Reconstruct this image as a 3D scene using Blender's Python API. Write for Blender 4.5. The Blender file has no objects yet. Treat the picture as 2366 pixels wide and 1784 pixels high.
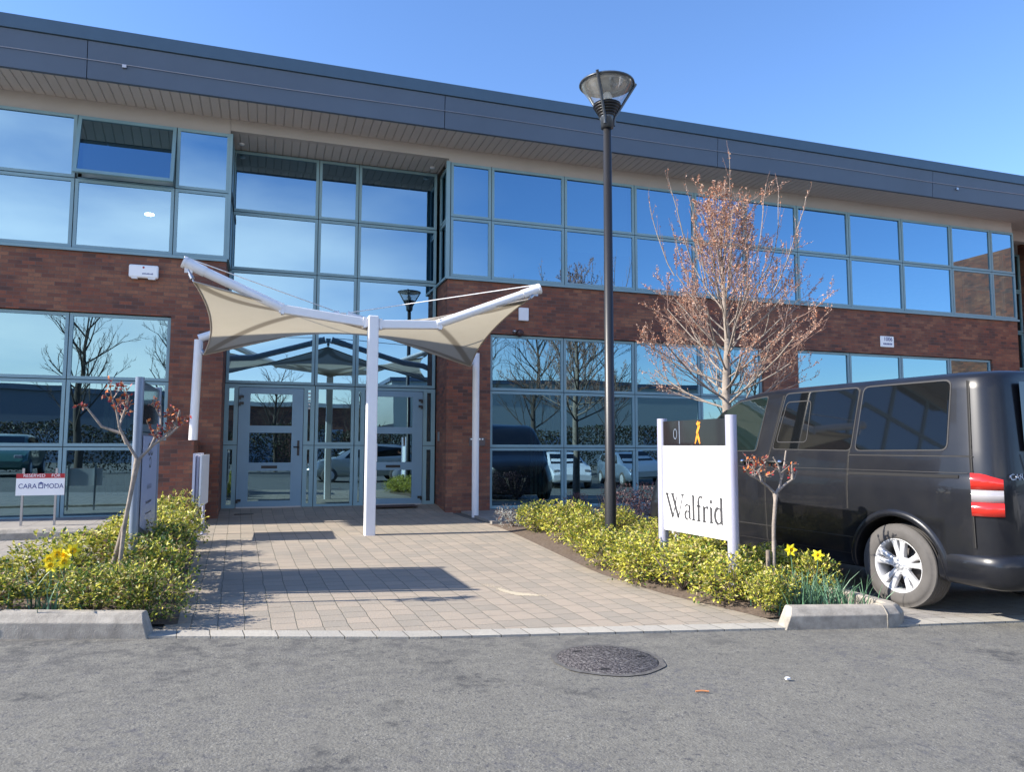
import bpy, bmesh, math, random
from mathutils import Vector, Matrix, noise
random.seed(7)
R = math.radians
sc = bpy.context.scene
col = sc.collection

# ------------------------------------------------------------------ camera
def cam_axes(pitch, yaw, roll):
    fw = Vector((math.sin(yaw)*math.cos(pitch), math.cos(yaw)*math.cos(pitch), math.sin(pitch)))
    rt = Vector((math.cos(yaw), -math.sin(yaw), 0)); up = rt.cross(fw)
    return rt*math.cos(roll)+up*math.sin(roll), -rt*math.sin(roll)+up*math.cos(roll), fw
rt, up, fw = cam_axes(R(4.7166), R(18.361), R(.1327))
cd = bpy.data.cameras.new('camera'); cam = bpy.data.objects.new('camera', cd); col.objects.link(cam)
m = Matrix((rt, up, -fw)).transposed().to_4x4(); m.translation = Vector((0, -13.55, 1.31))
cam.matrix_world = m
cd.sensor_width = 36; cd.lens = 25.98; cd.clip_end = 2000; cd.clip_start = .05
sc.camera = cam

# ------------------------------------------------------------------ light
SUN_EL = 33.0
to_sun = Vector((-.9966*math.cos(R(SUN_EL)), .082*math.cos(R(SUN_EL)), math.sin(R(SUN_EL))))
sd = bpy.data.lights.new('sun', 'SUN'); sd.energy = 5.0; sd.angle = R(.5); sd.color = (1, .93, .82)
so = bpy.data.objects.new('sun', sd); col.objects.link(so)
so.rotation_euler = to_sun.to_track_quat('Z', 'Y').to_euler(); so.location = (-20, 0, 20)
w = bpy.data.worlds.new('World'); sc.world = w; w.use_nodes = True
nt = w.node_tree; nt.nodes.clear()
def N(nt, t, **k):
    n = nt.nodes.new(t)
    for a, b in k.items():
        if a in n.inputs.keys(): n.inputs[a].default_value = b
        else: setattr(n, a, b)
    return n
wo = N(nt, 'ShaderNodeOutputWorld'); bg = N(nt, 'ShaderNodeBackground'); bg.inputs[1].default_value = .125
sky = N(nt, 'ShaderNodeTexSky', sky_type='NISHITA'); sky.sun_disc = False
sky.sun_elevation = R(SUN_EL); sky.sun_rotation = R(274.7); sky.dust_density = .3; sky.air_density = 1.0; sky.ozone_density = 3.0
hs = N(nt, 'ShaderNodeHueSaturation'); hs.inputs['Saturation'].default_value = 1.10; hs.inputs['Value'].default_value = 1.06
tc = N(nt, 'ShaderNodeTexCoord'); mp = N(nt, 'ShaderNodeMapping'); mp.inputs['Scale'].default_value = (1, 1, 3.2)
no = N(nt, 'ShaderNodeTexNoise'); no.inputs['Scale'].default_value = 2.1; no.inputs['Detail'].default_value = 7; no.inputs['Roughness'].default_value = .52
# clouds stand only in the part of the sky behind and left of the photographer
dot = N(nt, 'ShaderNodeVectorMath', operation='DOT_PRODUCT'); dot.inputs[1].default_value = (-.30, -.90, .0)
mr = N(nt, 'ShaderNodeMapRange'); mr.inputs[1].default_value = .70; mr.inputs[2].default_value = .99
ad = N(nt, 'ShaderNodeMath', operation='MULTIPLY_ADD'); ad.inputs[1].default_value = .42
mr2 = N(nt, 'ShaderNodeMapRange'); mr2.inputs[1].default_value = .50; mr2.inputs[2].default_value = 1.0
mu = N(nt, 'ShaderNodeMath', operation='MULTIPLY')
mx = N(nt, 'ShaderNodeMixRGB'); mx.inputs[2].default_value = (13.0, 12.2, 11.0, 1)
L = nt.links.new
L(tc.outputs['Generated'], mp.inputs[0]); L(mp.outputs[0], no.inputs['Vector']); L(tc.outputs['Generated'], dot.inputs[0])
L(dot.outputs['Value'], mr.inputs[0]); L(mr.outputs[0], ad.inputs[0]); L(no.outputs['Fac'], ad.inputs[2])
L(ad.outputs[0], mr2.inputs[0]); L(mr2.outputs[0], mu.inputs[0]); L(mr.outputs[0], mu.inputs[1])
tn = N(nt, 'ShaderNodeMixRGB', blend_type='MULTIPLY'); tn.inputs[0].default_value = 1; tn.inputs[2].default_value = (1.04, 1.04, 1.15, 1)
L(sky.outputs[0], tn.inputs[1]); L(tn.outputs[0], hs.inputs['Color']); L(hs.outputs[0], mx.inputs[1]); L(mu.outputs[0], mx.inputs[0])
L(mx.outputs[0], bg.inputs[0]); L(bg.outputs[0], wo.inputs[0])
sc.view_settings.view_transform = 'Standard'; sc.view_settings.look = 'None'
sc.view_settings.exposure = 1.0; sc.view_settings.gamma = 1
sc.cycles.max_bounces = 8; sc.cycles.glossy_bounces = 4; sc.cycles.transparent_max_bounces = 16

# ------------------------------------------------------------------ helpers
def tag(o, label=None, cat=None, group=None, kind=None):
    if label: o['label'] = label
    if cat: o['category'] = cat
    if group: o['group'] = group
    if kind: o['kind'] = kind
    return o
def thing(name, label, cat, loc=(0, 0, 0), rz=0, group=None):
    o = bpy.data.objects.new(name, None); col.objects.link(o); o.empty_display_size = .1
    o.location = loc; o.rotation_euler = (0, 0, rz)
    return tag(o, label, cat, group)
def copy_tree(o, parent=None):
    c = o.copy(); col.objects.link(c)
    if parent is not None:
        c.parent = parent; c.matrix_parent_inverse = o.matrix_parent_inverse.copy()
    for ch in list(o.children): copy_tree(ch, c)
    return c
class MB:
    def __init__(s): s.v = []; s.f = []; s.mi = []; s.sm = []; s.cur = 0
    def add(s, vs, fs, smooth=False):
        b = len(s.v); s.v += [tuple(p) for p in vs]
        for f in fs: s.f.append(tuple(b+i for i in f)); s.mi.append(s.cur); s.sm.append(smooth)
    def box(s, x0, x1, y0, y1, z0, z1):
        s.add([(x0,y0,z0),(x1,y0,z0),(x1,y1,z0),(x0,y1,z0),(x0,y0,z1),(x1,y0,z1),(x1,y1,z1),(x0,y1,z1)],
              [(0,3,2,1),(4,5,6,7),(0,1,5,4),(1,2,6,5),(2,3,7,6),(3,0,4,7)])
    def tube(s, pts, rad, n=10, cap=True, smooth=True):
        pts = [Vector(p) for p in pts]; rs = rad if isinstance(rad, (list, tuple)) else [rad]*len(pts)
        vs = []; ref = None
        for i, p in enumerate(pts):
            d = (pts[min(i+1, len(pts)-1)]-pts[max(i-1, 0)])
            if d.length < 1e-9: d = Vector((0, 0, 1))
            d.normalize()
            if ref is None: ref = Vector((1, 0, 0)) if abs(d.x) < .8 else Vector((0, 1, 0))
            a = d.cross(ref).normalized(); ref = a.cross(d).normalized(); b = d.cross(a)
            for k in range(n):
                t = 2*math.pi*k/n; vs.append(p+(a*math.cos(t)+b*math.sin(t))*rs[i])
        fs = []
        for i in range(len(pts)-1):
            for k in range(n):
                k2 = (k+1) % n; fs.append((i*n+k, i*n+k2, (i+1)*n+k2, (i+1)*n+k))
        s.add(vs, fs, smooth)
        if cap:
            s.add(vs[:n], [tuple(range(n))]); s.add(vs[-n:], [tuple(reversed(range(n)))])
    def lathe(s, prof, n=32, axis='z', c=(0, 0, 0), smooth=True):
        vs = []
        for r, h in prof:
            for k in range(n):
                t = 2*math.pi*k/n; a, b = r*math.cos(t), r*math.sin(t)
                vs.append((c[0]+a, c[1]+b, c[2]+h) if axis == 'z' else (c[0]+a, c[1]+h, c[2]+b))
        fs = [(i*n+k, i*n+(k+1) % n, (i+1)*n+(k+1) % n, (i+1)*n+k) for i in range(len(prof)-1) for k in range(n)]
        s.add(vs, fs, smooth)
    def build(s, name, mats, parent=None, recalc=True):
        me = bpy.data.meshes.new(name); me.from_pydata(s.v, [], s.f)
        if not isinstance(mats, (list, tuple)): mats = [mats]
        for m_ in mats: me.materials.append(m_)
        me.polygons.foreach_set('material_index', s.mi); me.polygons.foreach_set('use_smooth', s.sm)
        me.update()
        if recalc:
            bm = bmesh.new(); bm.from_mesh(me); bmesh.ops.recalc_face_normals(bm, faces=bm.faces); bm.to_mesh(me); bm.free()
        o = bpy.data.objects.new(name, me); col.objects.link(o)
        if parent is not None: o.parent = parent
        return o
def bevel(o, w_=.01, seg=2):
    bm = bmesh.new(); bm.from_mesh(o.data)
    bmesh.ops.remove_doubles(bm, verts=bm.verts, dist=1e-5)
    es = [e for e in bm.edges if len(e.link_faces) == 2 and e.calc_face_angle(0) > R(30)]
    bmesh.ops.bevel(bm, geom=es, offset=w_, segments=seg, profile=.5, affect='EDGES', clamp_overlap=True)
    bm.to_mesh(o.data); bm.free(); return o
def text_mesh(s_, size, name, mat, parent, M, ext=.002, align='CENTER', sx=1.0):
    c = bpy.data.curves.new('t', 'FONT'); c.body = s_; c.size = size; c.extrude = ext; c.align_x = align; c.align_y = 'CENTER'
    t = bpy.data.objects.new('t', c); col.objects.link(t)
    bpy.context.view_layer.update()
    me = bpy.data.meshes.new_from_object(t.evaluated_get(bpy.context.evaluated_depsgraph_get()))
    bpy.data.objects.remove(t); me.transform(Matrix.Diagonal((sx, 1, 1, 1))); me.transform(M); me.materials.clear(); me.materials.append(mat)
    o = bpy.data.objects.new(name, me); col.objects.link(o)
    if parent is not None: o.parent = parent
    return o

# ------------------------------------------------------------------ materials
def mat(name, color, rough=.6, metal=0, spec=.5, var=0, vscale=3, bump=0, bscale=60, coat=0, vcol=None):
    m_ = bpy.data.materials.new(name); m_.use_nodes = True; t = m_.node_tree; b = t.nodes['Principled BSDF']
    b.inputs['Base Color'].default_value = (*color, 1); b.inputs['Roughness'].default_value = rough
    b.inputs['Metallic'].default_value = metal; b.inputs['Specular IOR Level'].default_value = spec
    b.inputs['Coat Weight'].default_value = coat
    tc = N(t, 'ShaderNodeTexCoord')
    if var:
        n = N(t, 'ShaderNodeTexNoise'); n.inputs['Scale'].default_value = vscale; n.inputs['Detail'].default_value = 6; n.inputs['Roughness'].default_value = .65
        t.links.new(tc.outputs['Object'], n.inputs['Vector'])
        r_ = N(t, 'ShaderNodeMapRange'); r_.inputs[1].default_value = .3; r_.inputs[2].default_value = .7
        mxx = N(t, 'ShaderNodeMixRGB'); c2 = vcol or tuple(c*(1-var) for c in color)
        mxx.inputs[1].default_value = (*color, 1); mxx.inputs[2].default_value = (*c2, 1)
        t.links.new(n.outputs['Fac'], r_.inputs[0]); t.links.new(r_.outputs[0], mxx.inputs[0]); t.links.new(mxx.outputs[0], b.inputs['Base Color'])
    if bump:
        n = N(t, 'ShaderNodeTexNoise'); n.inputs['Scale'].default_value = bscale; n.inputs['Detail'].default_value = 4
        t.links.new(tc.outputs['Object'], n.inputs['Vector'])
        bp = N(t, 'ShaderNodeBump'); bp.inputs['Strength'].default_value = bump; bp.inputs['Distance'].default_value = .01
        t.links.new(n.outputs['Fac'], bp.inputs['Height']); t.links.new(bp.outputs[0], b.inputs['Normal'])
    return m_
def mixn(t, a, b, fac, mode='MIX'):
    n = N(t, 'ShaderNodeMixRGB', blend_type=mode)
    for i, v in ((1, a), (2, b), (0, fac)):
        if hasattr(v, 'links'): t.links.new(v, n.inputs[i])
        elif i == 0: n.inputs[0].default_value = v
        else: n.inputs[i].default_value = (*v, 1)
    return n.outputs[0]
def noise_n(t, vec, scale, detail=5, rough=.6, lo=.35, hi=.65):
    n = N(t, 'ShaderNodeTexNoise'); n.inputs['Scale'].default_value = scale; n.inputs['Detail'].default_value = detail; n.inputs['Roughness'].default_value = rough
    t.links.new(vec, n.inputs['Vector'])
    r_ = N(t, 'ShaderNodeMapRange'); r_.inputs[1].default_value = lo; r_.inputs[2].default_value = hi
    t.links.new(n.outputs['Fac'], r_.inputs[0]); return r_.outputs[0]
def brick_mat():
    m_ = bpy.data.materials.new('red_brick'); m_.use_nodes = True; t = m_.node_tree; b = t.nodes['Principled BSDF']
    g = N(t, 'ShaderNodeNewGeometry'); sp = N(t, 'ShaderNodeSeparateXYZ'); ad = N(t, 'ShaderNodeMath', operation='ADD'); cb = N(t, 'ShaderNodeCombineXYZ')
    l = t.links.new; l(g.outputs['Position'], sp.inputs[0]); l(sp.outputs[0], ad.inputs[0]); l(sp.outputs[1], ad.inputs[1]); l(ad.outputs[0], cb.inputs[0]); l(sp.outputs[2], cb.inputs[1])
    def br(c1, c2, mc, ox):
        mp = N(t, 'ShaderNodeMapping'); mp.inputs['Location'].default_value = (ox*.19, ox*.126, 0); l(cb.outputs[0], mp.inputs[0])
        k = N(t, 'ShaderNodeTexBrick'); k.inputs['Scale'].default_value = 1; k.inputs['Brick Width'].default_value = .19; k.inputs['Row Height'].default_value = .063
        k.inputs['Mortar Size'].default_value = .0045; k.inputs['Mortar Smooth'].default_value = .3; k.inputs['Bias'].default_value = 0
        k.inputs['Color1'].default_value = (*c1, 1); k.inputs['Color2'].default_value = (*c2, 1); k.inputs['Mortar'].default_value = (*mc, 1)
        l(mp.outputs[0], k.inputs['Vector']); return k
    k = br((.30, .095, .052), (.095, .048, .040), (.13, .10, .09), 0)
    k2 = br((.36, .155, .085), (.16, .058, .042), (.14, .11, .09), 6)
    f = noise_n(t, cb.outputs[0], 1.6, 3, .5, .42, .6)
    c = mixn(t, k.outputs[0], k2.outputs[0], f)
    f2 = noise_n(t, cb.outputs[0], 40, 4)
    c = mixn(t, c, (.09, .055, .045), mathn(t, f2, .35))
    l(c, b.inputs['Base Color']); b.inputs['Roughness'].default_value = .85
    bp = N(t, 'ShaderNodeBump'); bp.inputs['Strength'].default_value = .5; bp.inputs['Distance'].default_value = .006; bp.invert = True
    l(k.outputs['Fac'], bp.inputs['Height']); l(bp.outputs[0], b.inputs['Normal'])
    return m_
def mathn(t, a, v, op='MULTIPLY'):
    n = N(t, 'ShaderNodeMath', operation=op); t.links.new(a, n.inputs[0])
    if hasattr(v, 'links'): t.links.new(v, n.inputs[1])
    else: n.inputs[1].default_value = v
    return n.outputs[0]
def glass_mat(name, tint=(.215, .345, .445), trans=(.08, .12, .115), wob=.03, rough=.0):
    m_ = bpy.data.materials.new(name); m_.use_nodes = True; t = m_.node_tree; t.nodes.clear(); l = t.links.new
    o = N(t, 'ShaderNodeOutputMaterial'); gl = N(t, 'ShaderNodeBsdfGlossy'); tr = N(t, 'ShaderNodeBsdfTransparent'); ads = N(t, 'ShaderNodeAddShader')
    gl.inputs['Color'].default_value = (*tint, 1); gl.inputs['Roughness'].default_value = rough; tr.inputs[0].default_value = (*trans, 1)
    g = N(t, 'ShaderNodeNewGeometry'); n = N(t, 'ShaderNodeTexNoise'); n.inputs['Scale'].default_value = .8; n.inputs['Detail'].default_value = 1
    l(g.outputs['Position'], n.inputs['Vector']); bp = N(t, 'ShaderNodeBump'); bp.inputs['Strength'].default_value = wob; bp.inputs['Distance'].default_value = .05
    l(n.outputs['Fac'], bp.inputs['Height']); l(bp.outputs[0], gl.inputs['Normal']); l(gl.outputs[0], ads.inputs[0]); l(tr.outputs[0], ads.inputs[1]); l(ads.outputs[0], o.inputs[0])
    return m_
M = {}
M['brick'] = brick_mat()
M['frame'] = mat('blue_grey_window_frame', (.23, .375, .425), .45, var=.12, vscale=1.5)
M['frame_dark'] = mat('dark_joint', (.03, .05, .065), .7)
M['door'] = mat('blue_grey_door', (.185, .31, .41), .4, var=.08)
M['glass'] = glass_mat('solar_glass')
M['glass_low'] = glass_mat('solar_glass_ground', tint=(.185, .30, .36), trans=(.09, .12, .11), wob=.04)
M['fascia'] = mat('slate_blue_fascia', (.088, .124, .178), .55, var=.15, vscale=.6)
M['fascia_cap'] = mat('roof_edge_trim', (.07, .12, .17), .5, var=.1)
M['render'] = mat('beige_boarding', (.49, .45, .42), .8, var=.18, vscale=.5)
M['white'] = mat('white_powder_coat', (.82, .82, .84), .35, var=.06, vscale=4)
M['steel'] = mat('galvanised_steel', (.45, .45, .47), .35, metal=.9)
M['black'] = mat('black_metal', (.018, .018, .02), .4)
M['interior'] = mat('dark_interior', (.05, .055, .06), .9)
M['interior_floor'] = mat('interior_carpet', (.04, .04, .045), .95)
M['blind'] = mat('pale_blind', (.62, .66, .66), .8)
M['alu'] = mat('lilac_grey_aluminium', (.46, .46, .58), .4, metal=.25, var=.06)
M['grey_alu'] = mat('blue_grey_aluminium', (.23, .28, .36), .4, metal=.3, var=.1)
M['sign_white'] = mat('sign_white', (.92, .92, .92), .35)
M['ink'] = mat('grey_lettering', (.05, .05, .055), .6)
M['bark'] = mat('pale_bark', (.36, .305, .26), .85, var=.5, vscale=14, bump=.4, bscale=40)
M['wood'] = mat('weathered_stake', (.26, .21, .17), .9, var=.4, vscale=10)
M['soil'] = mat('bark_mulch', (.085, .06, .045), 1, var=.6, vscale=22, bump=1, bscale=35, vcol=(.16, .12, .09))
M['conc'] = mat('concrete_kerb', (.44, .40, .34), .9, var=.5, vscale=9, bump=.35, bscale=120)
M['rubber'] = mat('tyre_rubber', (.105, .098, .093), .85, var=.25, vscale=8)
M['rim'] = mat('silver_alloy', (.66, .66, .67), .35, metal=.25, coat=.3)
M['paint'] = mat('anthracite_paint', (.006, .007, .011), .30, metal=.0, spec=.3, coat=.38, var=.35, vscale=2.2, vcol=(.015, .0155, .018))
M['plastic'] = mat('black_trim', (.012, .012, .013), .5)
M['seam'] = mat('panel_gap', (.004, .004, .005), .8)
M['rubber_seal'] = mat('window_seal', (.026, .025, .026), .5)
M['vglass'] = mat('privacy_glass', (.006, .007, .008), .03, spec=.8)
M['vglass_front'] = glass_mat('cab_glass', tint=(.10, .12, .13), trans=(.35, .5, .47), wob=0)
M['red_lens'] = mat('red_lens', (.55, .022, .012), .12, coat=1)
M['clear_lens'] = mat('clear_lens', (.36, .345, .36), .15, metal=.1, coat=1)
M['chrome'] = mat('chrome', (.8, .8, .82), .1, metal=1)
M['red_sign'] = mat('red_sign', (.45, .02, .03), .5)
M['blue_ink'] = mat('blue_ink', (.03, .05, .22), .6)

# ------------------------------------------------------------------ ground
def G0(x, y):
    t = min(1, max(0, (-y-2.5)/4.5)); t = t*t*(3-2*t)
    if y < -16: t *= max(0, 1-(-16-y)/10)
    xx = min(12, max(-8, x)); return .08*min(1, max(0, (y+9)/9)) - .025*xx*t
def axis_vals(a, b, st, far):
    v = []; x = a
    while x <= b+1e-6: v.append(round(x, 4)); x += st
    return [-far, -120, -60, -35] + [a-6] + v + [b+6, 50, 90, 160, far] if True else v
def sheet(name, m_, inside, xs, ys, dz, parent=None):
    pass
xs = sorted(set(axis_vals(-16, 26, .5, 600))); ys = sorted(set([-600, -200, -90, -50, -36] + [round(-26+i*.5, 3) for i in range(60)] + [8, 30, 90, 200, 600]))
mb = MB(); nx = len(xs)
mb.add([(x, y, G0(x, y)) for y in ys for x in xs], [(j*nx+i, j*nx+i+1, (j+1)*nx+i+1, (j+1)*nx+i) for j in range(len(ys)-1) for i in range(nx-1)], True)
def asphalt():
    m_ = bpy.data.materials.new('asphalt'); m_.use_nodes = True; t = m_.node_tree; b = t.nodes['Principled BSDF']; l = t.links.new
    g = N(t, 'ShaderNodeNewGeometry').outputs['Position']
    c = mixn(t, (.128, .122, .104), (.19, .182, .155), noise_n(t, g, 34, 5, .85, .38, .62))
    sp = noise_n(t, g, 30, 4, .7, .55, .66); c = mixn(t, c, (.06, .06, .065), mathn(t, sp, .9))
    sp2 = noise_n(t, g, 130, 2, .5, .60, .72); c = mixn(t, c, (.42, .41, .38), mathn(t, sp2, .55))
    c = mixn(t, c, (.095, .092, .085), mathn(t, noise_n(t, g, 5, 7, .75, .42, .68), .42)); pa = noise_n(t, g, 1.1, 7, .7, .48, .62); sp3 = noise_n(t, g, 14, 6, .8, .48, .62)
    c = mixn(t, c, (.085, .085, .092), mathn(t, mathn(t, pa, sp3), .85))
    sx_ = N(t, 'ShaderNodeSeparateXYZ'); l(g, sx_.inputs[0]); mre = N(t, 'ShaderNodeMapRange'); mre.inputs[1].default_value = -9.6; mre.inputs[2].default_value = -8.3; l(sx_.outputs[1], mre.inputs[0])
    c = mixn(t, c, (.075, .073, .07), mathn(t, mathn(t, noise_n(t, g, 6, 7, .75, .47, .6), mre.outputs[0]), .9))
    c = mixn(t, c, (.05, .05, .05), mathn(t, mathn(t, noise_n(t, g, 1.3, 7, .68, .57, .64), noise_n(t, g, 17, 5, .8, .42, .55)), .85))
    l(c, b.inputs['Base Color']); b.inputs['Roughness'].default_value = .92
    n = N(t, 'ShaderNodeTexNoise'); n.inputs['Scale'].default_value = 75; n.inputs['Detail'].default_value = 3; l(g, n.inputs['Vector'])
    bp = N(t, 'ShaderNodeBump'); bp.inputs['Strength'].default_value = .45; bp.inputs['Distance'].default_value = .012; l(n.outputs['Fac'], bp.inputs['Height']); l(bp.outputs[0], b.inputs['Normal'])
    return m_
tag(mb.build('road', asphalt()), 'grey asphalt road surface', kind='structure')

def lerp_poly(poly, x):
    for (x0, y0), (x1, y1) in zip(poly, poly[1:]):
        if x0 <= x <= x1: return y0+(y1-y0)*(x-x0)/(x1-x0)
    return poly[0][1] if x < poly[0][0] else poly[-1][1]
EDGE = [(-16, -5.2), (-6, -6.95), (-1.62, -7.79), (-.67, -7.99), (1.03, -8.37), (3.78, -8.67), (4.86, -8.79), (9, -9.1), (26, -9.9)]
def edge(x): return lerp_poly(EDGE, x)
def left_edge(y): return lerp_poly([(-9, -.55), (-7.9, -.55), (-2.84, -.83), (-1.2, -.92), (0, -.74)], y)
def right_edge(y): return lerp_poly([(-9, 4.0), (-8.4, 3.93), (-7.3, 3.58), (-6.15, 3.43), (-2.44, 3.46), (-1.2, 3.25), (0, 3.2)], y)
def ribbon(name, m_, rows, dz, ramp=False, flat=None):
    """rows = list of lists of (x, y): a quad grid draped on the ground"""
    mb = MB(); n = len(rows[0])
    rows = [list(rows[0])]+rows
    def zz(x, y):
        z = G0(x, y)+dz
        if ramp and y > 0: z += .1*min(1, y/.85)
        if flat is not None: z = flat
        return z
    mb.add([(x, y, zz(x, y)-(.06 if q == 0 else 0)) for q, r_ in enumerate(rows) for x, y in r_], [(j*n+i, j*n+i+1, (j+1)*n+i+1, (j+1)*n+i) for j in range(len(rows)-1) for i in range(n-1)])
    return mb.build(name, m_)
def linsp(a, b, n): return [a+(b-a)*i/(n-1) for i in range(n)]
def paver(name, c1, c2, mc, bw=.185, rh=.18, rot=True, stains=True, dark=1.0):
    m_ = bpy.data.materials.new(name); m_.use_nodes = True; t = m_.node_tree; b = t.nodes['Principled BSDF']; l = t.links.new
    g = N(t, 'ShaderNodeNewGeometry').outputs['Position']
    wn = N(t, 'ShaderNodeTexNoise'); wn.inputs['Scale'].default_value = 2.2; wn.inputs['Detail'].default_value = 2; l(g, wn.inputs['Vector'])
    wob = N(t, 'ShaderNodeVectorMath', operation='MULTIPLY_ADD'); wob.inputs[1].default_value = (.035, .035, 0); l(wn.outputs['Color'], wob.inputs[0]); l(g, wob.inputs[2])
    mp = N(t, 'ShaderNodeMapping'); mp.inputs['Rotation'].default_value = (0, 0, R(88) if rot else R(-6)); l(wob.outputs[0], mp.inputs[0])
    k = N(t, 'ShaderNodeTexBrick'); k.inputs['Scale'].default_value = 1; k.inputs['Brick Width'].default_value = bw; k.inputs['Row Height'].default_value = rh
    k.squash = 1.45; k.squash_frequency = 3; k.offset = .42; k.offset_frequency = 2
    k.inputs['Mortar Size'].default_value = .0045; k.inputs['Mortar Smooth'].default_value = .5
    for a, v in (('Color1', c1), ('Color2', c2), ('Mortar', mc)): k.inputs[a].default_value = (*v, 1)
    l(mp.outputs[0], k.inputs['Vector'])
    c = mixn(t, k.outputs[0], (.26, .245, .21), mathn(t, noise_n(t, g, 26, 6, .75, .35, .7), .5))
    c = mixn(t, c, (.38, .33, .265), mathn(t, noise_n(t, g, 60, 3, .6, .55, .75), .5))
    c = mixn(t, c, (.17, .15, .125), mathn(t, noise_n(t, g, .9, 6, .7, .52, .78), .45))
    if stains:
        c = mixn(t, c, (.16, .125, .105), mathn(t, noise_n(t, g, 2.7, 5, .7, .66, .76), .7))
    l(c, b.inputs['Base Color']); b.inputs['Roughness'].default_value = .93
    bp = N(t, 'ShaderNodeBump'); bp.inputs['Strength'].default_value = .7; bp.inputs['Distance'].default_value = .008; bp.invert = True
    l(k.outputs['Fac'], bp.inputs['Height'])
    n = N(t, 'ShaderNodeTexNoise'); n.inputs['Scale'].default_value = 60; l(g, n.inputs['Vector'])
    bp2 = N(t, 'ShaderNodeBump'); bp2.inputs['Strength'].default_value = .35; bp2.inputs['Distance'].default_value = .008; l(n.outputs['Fac'], bp2.inputs['Height']); l(bp.outputs[0], bp2.inputs['Normal'])
    l(bp2.outputs[0], b.inputs['Normal']); return m_
PAV = paver('block_paving', (.37, .30, .23), (.275, .238, .19), (.11, .10, .07))
PAV2 = paver('bay_paving', (.32, .29, .26), (.25, .235, .22), (.10, .09, .07), stains=False)
yy = linsp(0, .88, 5)
rows = [[(xx_, y) for xx_ in linsp(left_edge(y)-.1 if y < 0 else -.9, right_edge(y)+.08 if y < 0 else 3.35, 30)] for y in linsp(-7.2, 0, 36)]
fr = []
for k in linsp(0, 1, 8):
    fr.append([(x, (edge(x)+.17)*(1-k)+(-7.2)*k) for x in linsp(left_edge(-8)-.1+(.0)*k, right_edge(-8.5)*(1-k)+(right_edge(-7.2)+.08)*k, 30)])
rows = fr[:-1]+rows+[[(x, y) for x in linsp(-.9, 3.35, 30)] for y in yy[1:]]
tag(ribbon('paved_path', PAV, rows, .012, ramp=True), 'beige block paved path to the entrance', kind='structure')
# setts along the road edge
SETT = paver('edge_setts', (.44, .41, .35), (.36, .34, .30), (.06, .055, .04), bw=.21, rh=7, rot=False, stains=False)
tag(ribbon('kerb_setts', SETT, [[(x, edge(x)+o_) for x in linsp(-.75, 26, 120)] for o_ in (.0, .17)], .016), 'flush concrete setts along the road', kind='structure')
# parking bays left and right of the path
tag(ribbon('parking_bay', PAV2, [[(x, (edge(x)+.17)*(1-k)+(-2.15 if x > 3 else -1.9-.12*(x+2.5))*k) for x in linsp(4.95, 26, 60)] for k in linsp(0, 1, 12)], .008), 'paved parking bay under the van', kind='structure')
tag(ribbon('parking_bay', PAV2, [[(x, (edge(x)+.0)*(1-k)+(-2.1)*k) for x in linsp(-16, -1.6, 40)] for k in linsp(0, 1, 12)], .008), 'paved parking bay left of the flower bed', kind='structure')
# raised pavement in front of the facade
mb = MB(); pv = linsp(-12, -.95, 12)
mb.box(-12, -.95, -2.02, -.001, -.1, .17)
tag(mb.build('pavement', paver('pavement_slabs', (.30, .28, .26), (.26, .24, .23), (.12, .11, .1), bw=.4, rh=.4, stains=False)), 'raised pavement strip left of the path', kind='structure')
mb = MB(); mb.box(3.5, 30, -2.0, -.001, -.1, .11)
tag(mb.build('pavement', PAV2), 'pavement strip under the right windows', kind='structure')
# soil
def bed_rows(a, b, y0, y1, n=14): return [[(a(y)*(1-k)+b(y)*k, y) for k in linsp(0, 1, 8)] for y in linsp(y0, y1, n)]
LB0 = lambda y: lerp_poly([(-8.0, -2.2), (-7.3, -2.25), (-4.5, -1.75), (-2.2, -1.62)], y)
RB1 = lambda y: lerp_poly([(-9, 4.9), (-8.4, 4.86), (-2.2, 5.05), (-.2, 5.2)], y)
def bump_bed(name, m_, rows, h):
    mb = MB(); n = len(rows[0]); J = len(rows); vs = []
    for j, r_ in enumerate(rows):
        for i, (x, y) in enumerate(r_):
            e = min(i, n-1-i)/(n/2)*2; e2 = min(j, J-1-j)/2
            vs.append((x, y, G0(x, y)+.014+h*min(1, e, e2 if e2 < 1 else 1)+.02*noise.noise(Vector((x*4, y*4, 0)))*min(1, e)))
    mb.add(vs, [(j*n+i, j*n+i+1, (j+1)*n+i+1, (j+1)*n+i) for j in range(J-1) for i in range(n-1)], True)
    return mb.build(name, m_)
tag(bump_bed('soil', M['soil'], bed_rows(LB0, left_edge, -7.66, -2.2, 24), .05), 'soil of the left flower bed', kind='structure')
tag(bump_bed('soil', M['soil'], bed_rows(right_edge, RB1, -8.35, -2.1, 28), .05), 'soil of the right flower bed', kind='structure')

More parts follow.
